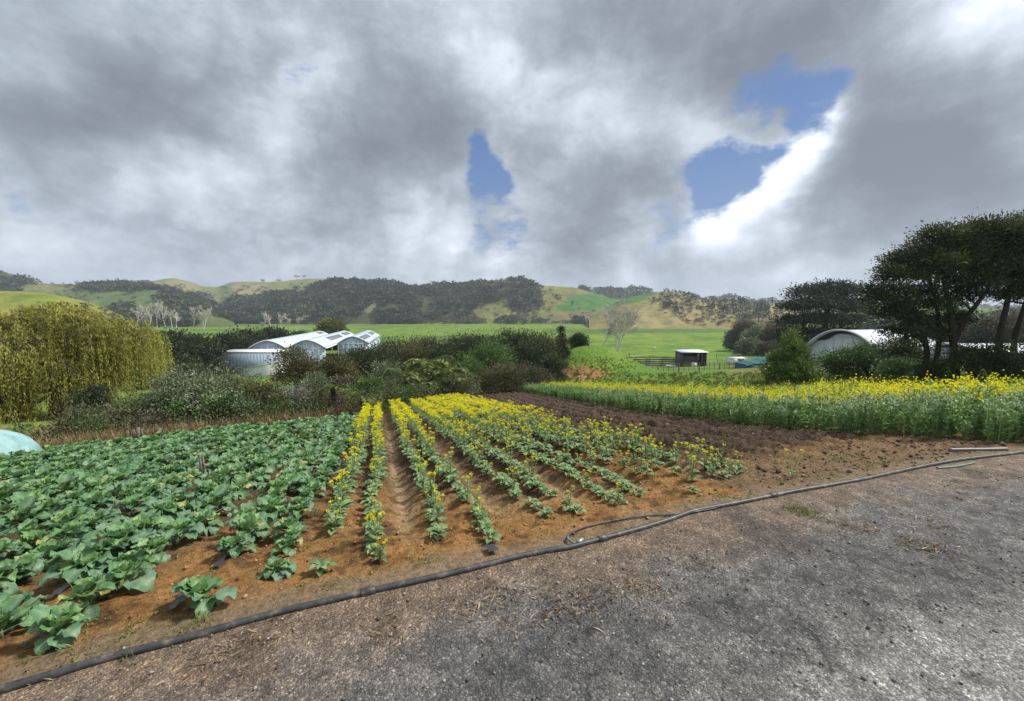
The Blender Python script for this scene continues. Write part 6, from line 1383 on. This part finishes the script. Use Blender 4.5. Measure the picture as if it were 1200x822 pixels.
# cloche at the left edge
def cloche():
    c = unproj(8, 541); w = .95; h = .80; L = 5.0; az = R(-88); a, b = frame_of(az)
    p0_ = c; root = empty('cloche', (p0_[0], p0_[1], h1(p0_[0], p0_[1]))); tag(root, 'low crop tunnel covered in pale blue-green plastic at the left picture edge', 'crop tunnel')
    n1, n2 = 26, 15; ls = np.linspace(-.1, L, n1); an = np.linspace(0, math.pi, n2); P = []
    for l in ls:
        e = min(1, math.sqrt(max(0, 1 - (1 - min(1, (l + .1) / .75)) ** 2))) * .98 + .02
        for q in an:
            r = e * (1 + .03 * math.sin(l * 7) - .02 * math.cos(l * 2 * math.pi / 1.0)); o = a * l + b * (math.cos(q) * w * (.5 + .5 * e) * 1.0); z = math.sin(q) ** .8 * h * r; xx = p0_[0] + o[0]; yy = p0_[1] + o[1]
            P.append([o[0], o[1], h1(xx, yy) - h1(p0_[0], p0_[1]) + z])
    P = np.array(P); P += rng.normal(size=P.shape) * .008; i = np.arange(n1 - 1)[:, None] * n2; j = np.arange(n2 - 1)[None]; F = np.stack([i + j, i + n2 + j, i + n2 + j + 1, i + j + 1], -1).reshape(-1, 4)
    mb = MB(); mb.add(P, F); M['cloche'] = pmat('cloche', lambda g: g.ramp(g.noise(wpos(g), 5, 5, .6), [(.3, (.17, .32, .33)), (.7, (.32, .49, .49))]), .35, .5)
    mb.build('plastic_cover', M['cloche'], root, smooth=True)
    for l in (.75, 1.9, 3.1, 4.3):
        k = int(np.abs(ls - l).argmin()); mb = MB(); tube(mb, P[k * n2:(k + 1) * n2] * np.array([1, 1, 1.0]) + np.array([0, 0, .012]), .012, 6); mb.build('hoop', M['white_paint'], root)
cloche()
# stakes
def stake(px, py, top, name, label, mat='timber', r=.02, lean=(0, 0), group=None):
    q = gpt(px, py); D = q[1]; h = at(px, top, D)[2] - q[2]; mb = MB(); tube(mb, [(0, 0, -.1), (lean[0] * h * .5, lean[1] * h, h * .5), (lean[0] * h, lean[1] * h, h)], [r, r, r * .85], 7)
    o = mb.build(name, M[mat], None, loc=tuple(q)); tag(o, label, 'stake', group); return o
stake(236, 560, 533, 'stake', 'left wooden stake of the pair standing among the cabbages', r=.017)
stake(240, 559, 533, 'stake', 'right wooden stake of the pair standing among the cabbages', r=.017, lean=(-.03, 0))
for k, (px, py, tp, r, lb) in enumerate([(150, 517, 505, .05, 'leftmost low grey post in the weeds beyond the cabbages'), (157, 516, 504, .04, 'second low grey post in the weeds beyond the cabbages'), (162, 518, 501, .05, 'pale leaning post in front of the low grey posts'), (167, 516, 503, .035, 'thin post right of the pale leaning one'), (174, 515, 504, .03, 'thinnest post of the group beyond the cabbages'), (187, 513, 502, .075, 'thick weathered post at the right end of the group')]):
    stake(px, py, tp, 'old_post', lb, 'timber', r, (.06 if k == 2 else rng.normal() * .04, 0), 'old posts beyond the cabbages')
# bits of black mulch film
def film_scrap(px, py, w, l, az, label, mat='black_film', h=.05):
    q = gpt(px, py, .015); n1, n2 = 14, 7; u, v = np.meshgrid(np.linspace(-l / 2, l / 2, n1), np.linspace(-w / 2, w / 2, n2), indexing='ij'); ww = w * fbm(u * 3 + px, u * 0 + 2, 5, 2); z = h * (fbm(u * 5 + px, v * 9 + py, 9, 4) + .35)
    P = np.stack([u, v + ww * .8, z], -1).reshape(-1, 3) @ rotz(az).T; xx = P[:, 0] + q[0]; yy = P[:, 1] + q[1]; P[:, 2] += [gz_fine(a, b) - q[2] + .02 for a, b in zip(xx, yy)]
    i = np.arange(n1 - 1)[:, None] * n2; j = np.arange(n2 - 1)[None]; F = np.stack([i + j, i + n2 + j, i + n2 + j + 1, i + j + 1], -1).reshape(-1, 4); mb = MB(); mb.add(P, F); o = mb.build('plastic_scrap', M[mat], None, True, tuple(q)); tag(o, label, 'plastic film', 'torn mulch film between the rows')
for px, py, w, l, lb in [(120, 668, .07, .5, 'torn black mulch film showing between the nearest left cabbages'), (265, 655, .07, .55, 'torn black mulch film between the front cabbages near the flowers'), (210, 705, .06, .35, 'black mulch film beside the cabbage nearest the pipe'), (85, 690, .06, .4, 'black mulch film at the bottom left under the leaves'), (235, 612, .06, .7, 'strip of black mulch film further up between two cabbage rows'), (575, 648, .09, .12, 'crumpled black plastic scrap on the soil beside the pipe')]:
    film_scrap(px, py, w, l, math.pi / 2 - NAZ + .05, lb)
# stones, dry litter and weeds underfoot
def stones(n, seed, name, label, region, smin, smax, mat):
    rg = np.random.default_rng(seed); mb = MB(); ico = np.array([[0, 0, 1], [.9, 0, .3], [.28, .85, .3], [-.72, .53, .3], [-.72, -.53, .3], [.28, -.85, .3], [0, 0, -.5]]); tri = np.array([[0, 1, 2], [0, 2, 3], [0, 3, 4], [0, 4, 5], [0, 5, 1], [6, 2, 1], [6, 3, 2], [6, 4, 3], [6, 5, 4], [6, 1, 5]])
    s_, t_ = region(rg, n); x, y = xy_of(s_, t_); keep = y > .9; x, y = x[keep], y[keep]
    for a, b in zip(x, y):
        sz = smin * (smax / smin) ** (rg.random() ** 2.2); V = ico * sz * rg.uniform(.6, 1.25, 3) * (1 + rg.normal(size=(7, 1)) * .18) @ rotz(rg.uniform(0, 6.28)).T
        mb.add(V + np.array([a, b, gz_fine(a, b) + sz * .15]), tri, tint=rg.random())
    return stuff(mb.build(name, M[mat]), label, 'stones')
M['stone'] = leaf_mat('stone', [(.07, .068, .066), (.16, .152, .14), (.36, .345, .315)], tr=0, rough=.85, nscale=2); M['dark_clod'] = leaf_mat('dark_clod', [(.075, .052, .036), (.11, .077, .054), (.15, .11, .08), (.27, .22, .17)], tr=0, rough=.95, nscale=1.5); M['clod'] = leaf_mat('clod', [(.13, .072, .034), (.25, .135, .055), (.36, .24, .13)], tr=0, rough=.95, nscale=1.5)
stones(5200, 1, 'gravel_stones', 'loose grey stones scattered over the gravel road', lambda r, n: (-r.uniform(0, 1, n) ** .9 * 3.2 - .08, r.uniform(-3.2, 7.5, n)), .004, .016, 'stone')
stones(3600, 3, 'plough_clods', 'dark clods and pale stones on the ploughed soil', lambda r, n: (r.uniform(.06, 1, n) ** 1.3 * 14, r.uniform(3.6, 8.5, n)), .010, .045, 'dark_clod')
stones(2600, 2, 'soil_clods', 'small clods and stones on the bare soil', lambda r, n: (r.uniform(.1, 1, n) ** 1.5 * 6, r.uniform(-4.5, 7.5, n)), .006, .030, 'clod')
def litter(n, cx, cy, rad, seed, name, label, mat, L=.07):
    rg = np.random.default_rng(seed); P = []
    for (a, b), k in zip(zip(cx, cy), n):
        q = unproj(a, b); d = rg.normal(size=(k, 2)) * rad; xx = q[0] + d[:, 0]; yy = q[1] + d[:, 1] * .7; P.append(np.stack([xx, yy, [gz_fine(e, f) + .006 for e, f in zip(xx, yy)]], -1))
    P = np.concatenate(P); m = len(P); A = np.concatenate([rg.normal(size=(m, 2)), rg.normal(size=(m, 1)) * .18 + .08], 1); mb = MB(); leaves(mb, P, A, L * rg.uniform(.4, 1.3, m), .006 * rg.uniform(.6, 2.2, m), rg, 0, fold=.05); return stuff(mb.build(name, M[mat]), label, 'litter')
litter([110, 70, 100, 60, 60, 90, 70, 70, 50, 60], [560, 660, 740, 300, 260, 1000, 1090, 1080, 450, 760], [716, 712, 690, 740, 770, 618, 612, 640, 735, 695], .13, 3, 'dry_straw', 'thin dry straw and dead weeds lying on the gravel', 'dry_blade')
litter([120, 80, 130, 80, 70], [655, 580, 690, 820, 1090], [718, 690, 700, 660, 640], .12, 4, 'dead_leaves', 'rust-brown dead leaves on the gravel', 'rust_blade', .045)
pts = []
rg = np.random.default_rng(9)
for (px, py, n, sp) in [(945, 600, 26, .07), (230, 735, 10, .08), (70, 770, 14, .12), (150, 745, 12, .12), (720, 573, 14, .2), (860, 583, 14, .2), (975, 560, 10, .12), (505, 660, 6, .1), (395, 690, 6, .1), (990, 535, 10, .3), (930, 545, 10, .3)]:
    q = unproj(px, py)
    for _ in range(n): x = q[0] + rg.normal() * sp; y = q[1] + rg.normal() * sp * .6; pts.append((x, y, gz_fine(x, y)))
for _ in range(420):
    a, t = rg.uniform(.1, 1) ** 1.5 * 7, rg.uniform(-4, 6); x, y = xy_of(a, t); cx_, cy_ = x, y
    for _k in range(2): x = cx_ + rg.normal() * .03; y = cy_ + rg.normal() * .03; pts.append((x, y, gz_fine(x, y)))
tufts('small_weeds', 'grass_blade', 'tiny green weeds sprouting by the pipe and on the gravel', 'weeds', pts, .02, .06, 9, .008, 10, .8)

# grazing animals, far out on the meadow
def sheep(px, py, D, label, az):
    x = (px - 600) / FPX * D; g = h1(x, D); mb = MB()
    prof = [(-.50, .72, .05), (-.44, .72, .20), (-.25, .70, .29), (0, .69, .31), (.25, .70, .28), (.42, .74, .20), (.52, .82, .12), (.62, .92, .085), (.74, .90, .075), (.82, .84, .05)]
    tube(mb, [(a, 0, b) for a, b, _ in prof], [c for _, _, c in prof], 10)
    for sx, sy in ((-.34, .14), (-.34, -.14), (.30, .13), (.30, -.13)): tube(mb, [(sx, sy, .62), (sx - .03 * (sx < 0), sy, .34), (sx, sy, 0)], [.075, .05, .035], 6)
    for sy in (-1, 1): tube(mb, [(.66, sy * .06, .96), (.63, sy * .15, .95)], [.03, .012], 5)
    tube(mb, [(-.48, 0, .78), (-.56, 0, .6)], [.04, .025], 5)
    o = mb.build('sheep', M['film'], None, True, (x, D, g)); o.rotation_euler.z = az; tag(o, label, 'sheep', 'sheep on the meadow')
sheep(767, 402, 165, 'white sheep on the meadow left of the cattle shed', .3); sheep(788, 399, 180, 'white sheep furthest right on the meadow', 2.6); sheep(612, 391, 230, 'white sheep alone on the left half of the meadow', 0)

# ------------------------------------------------------------------ the air
mb = MB(); box(mb, (0, 960, 60), (4300, 1060, 92)); hz = mb.mesh('haze', []); m = bpy.data.materials.new('haze'); m.use_nodes = True; nt = m.node_tree; nt.nodes.clear()
pv = nt.nodes.new('ShaderNodeVolumePrincipled'); ou = nt.nodes.new('ShaderNodeOutputMaterial'); pv.inputs['Color'].default_value = (.72, .80, .92, 1); pv.inputs['Density'].default_value = .00023; pv.inputs['Anisotropy'].default_value = .2
nt.links.new(pv.outputs[0], ou.inputs['Volume']); hz.materials.append(m); o = link('haze', hz); o['kind'] = 'stuff'; o['label'] = 'thin blue-grey haze lying over the valley and hills'; o['category'] = 'haze'; o.display_type = 'WIRE'
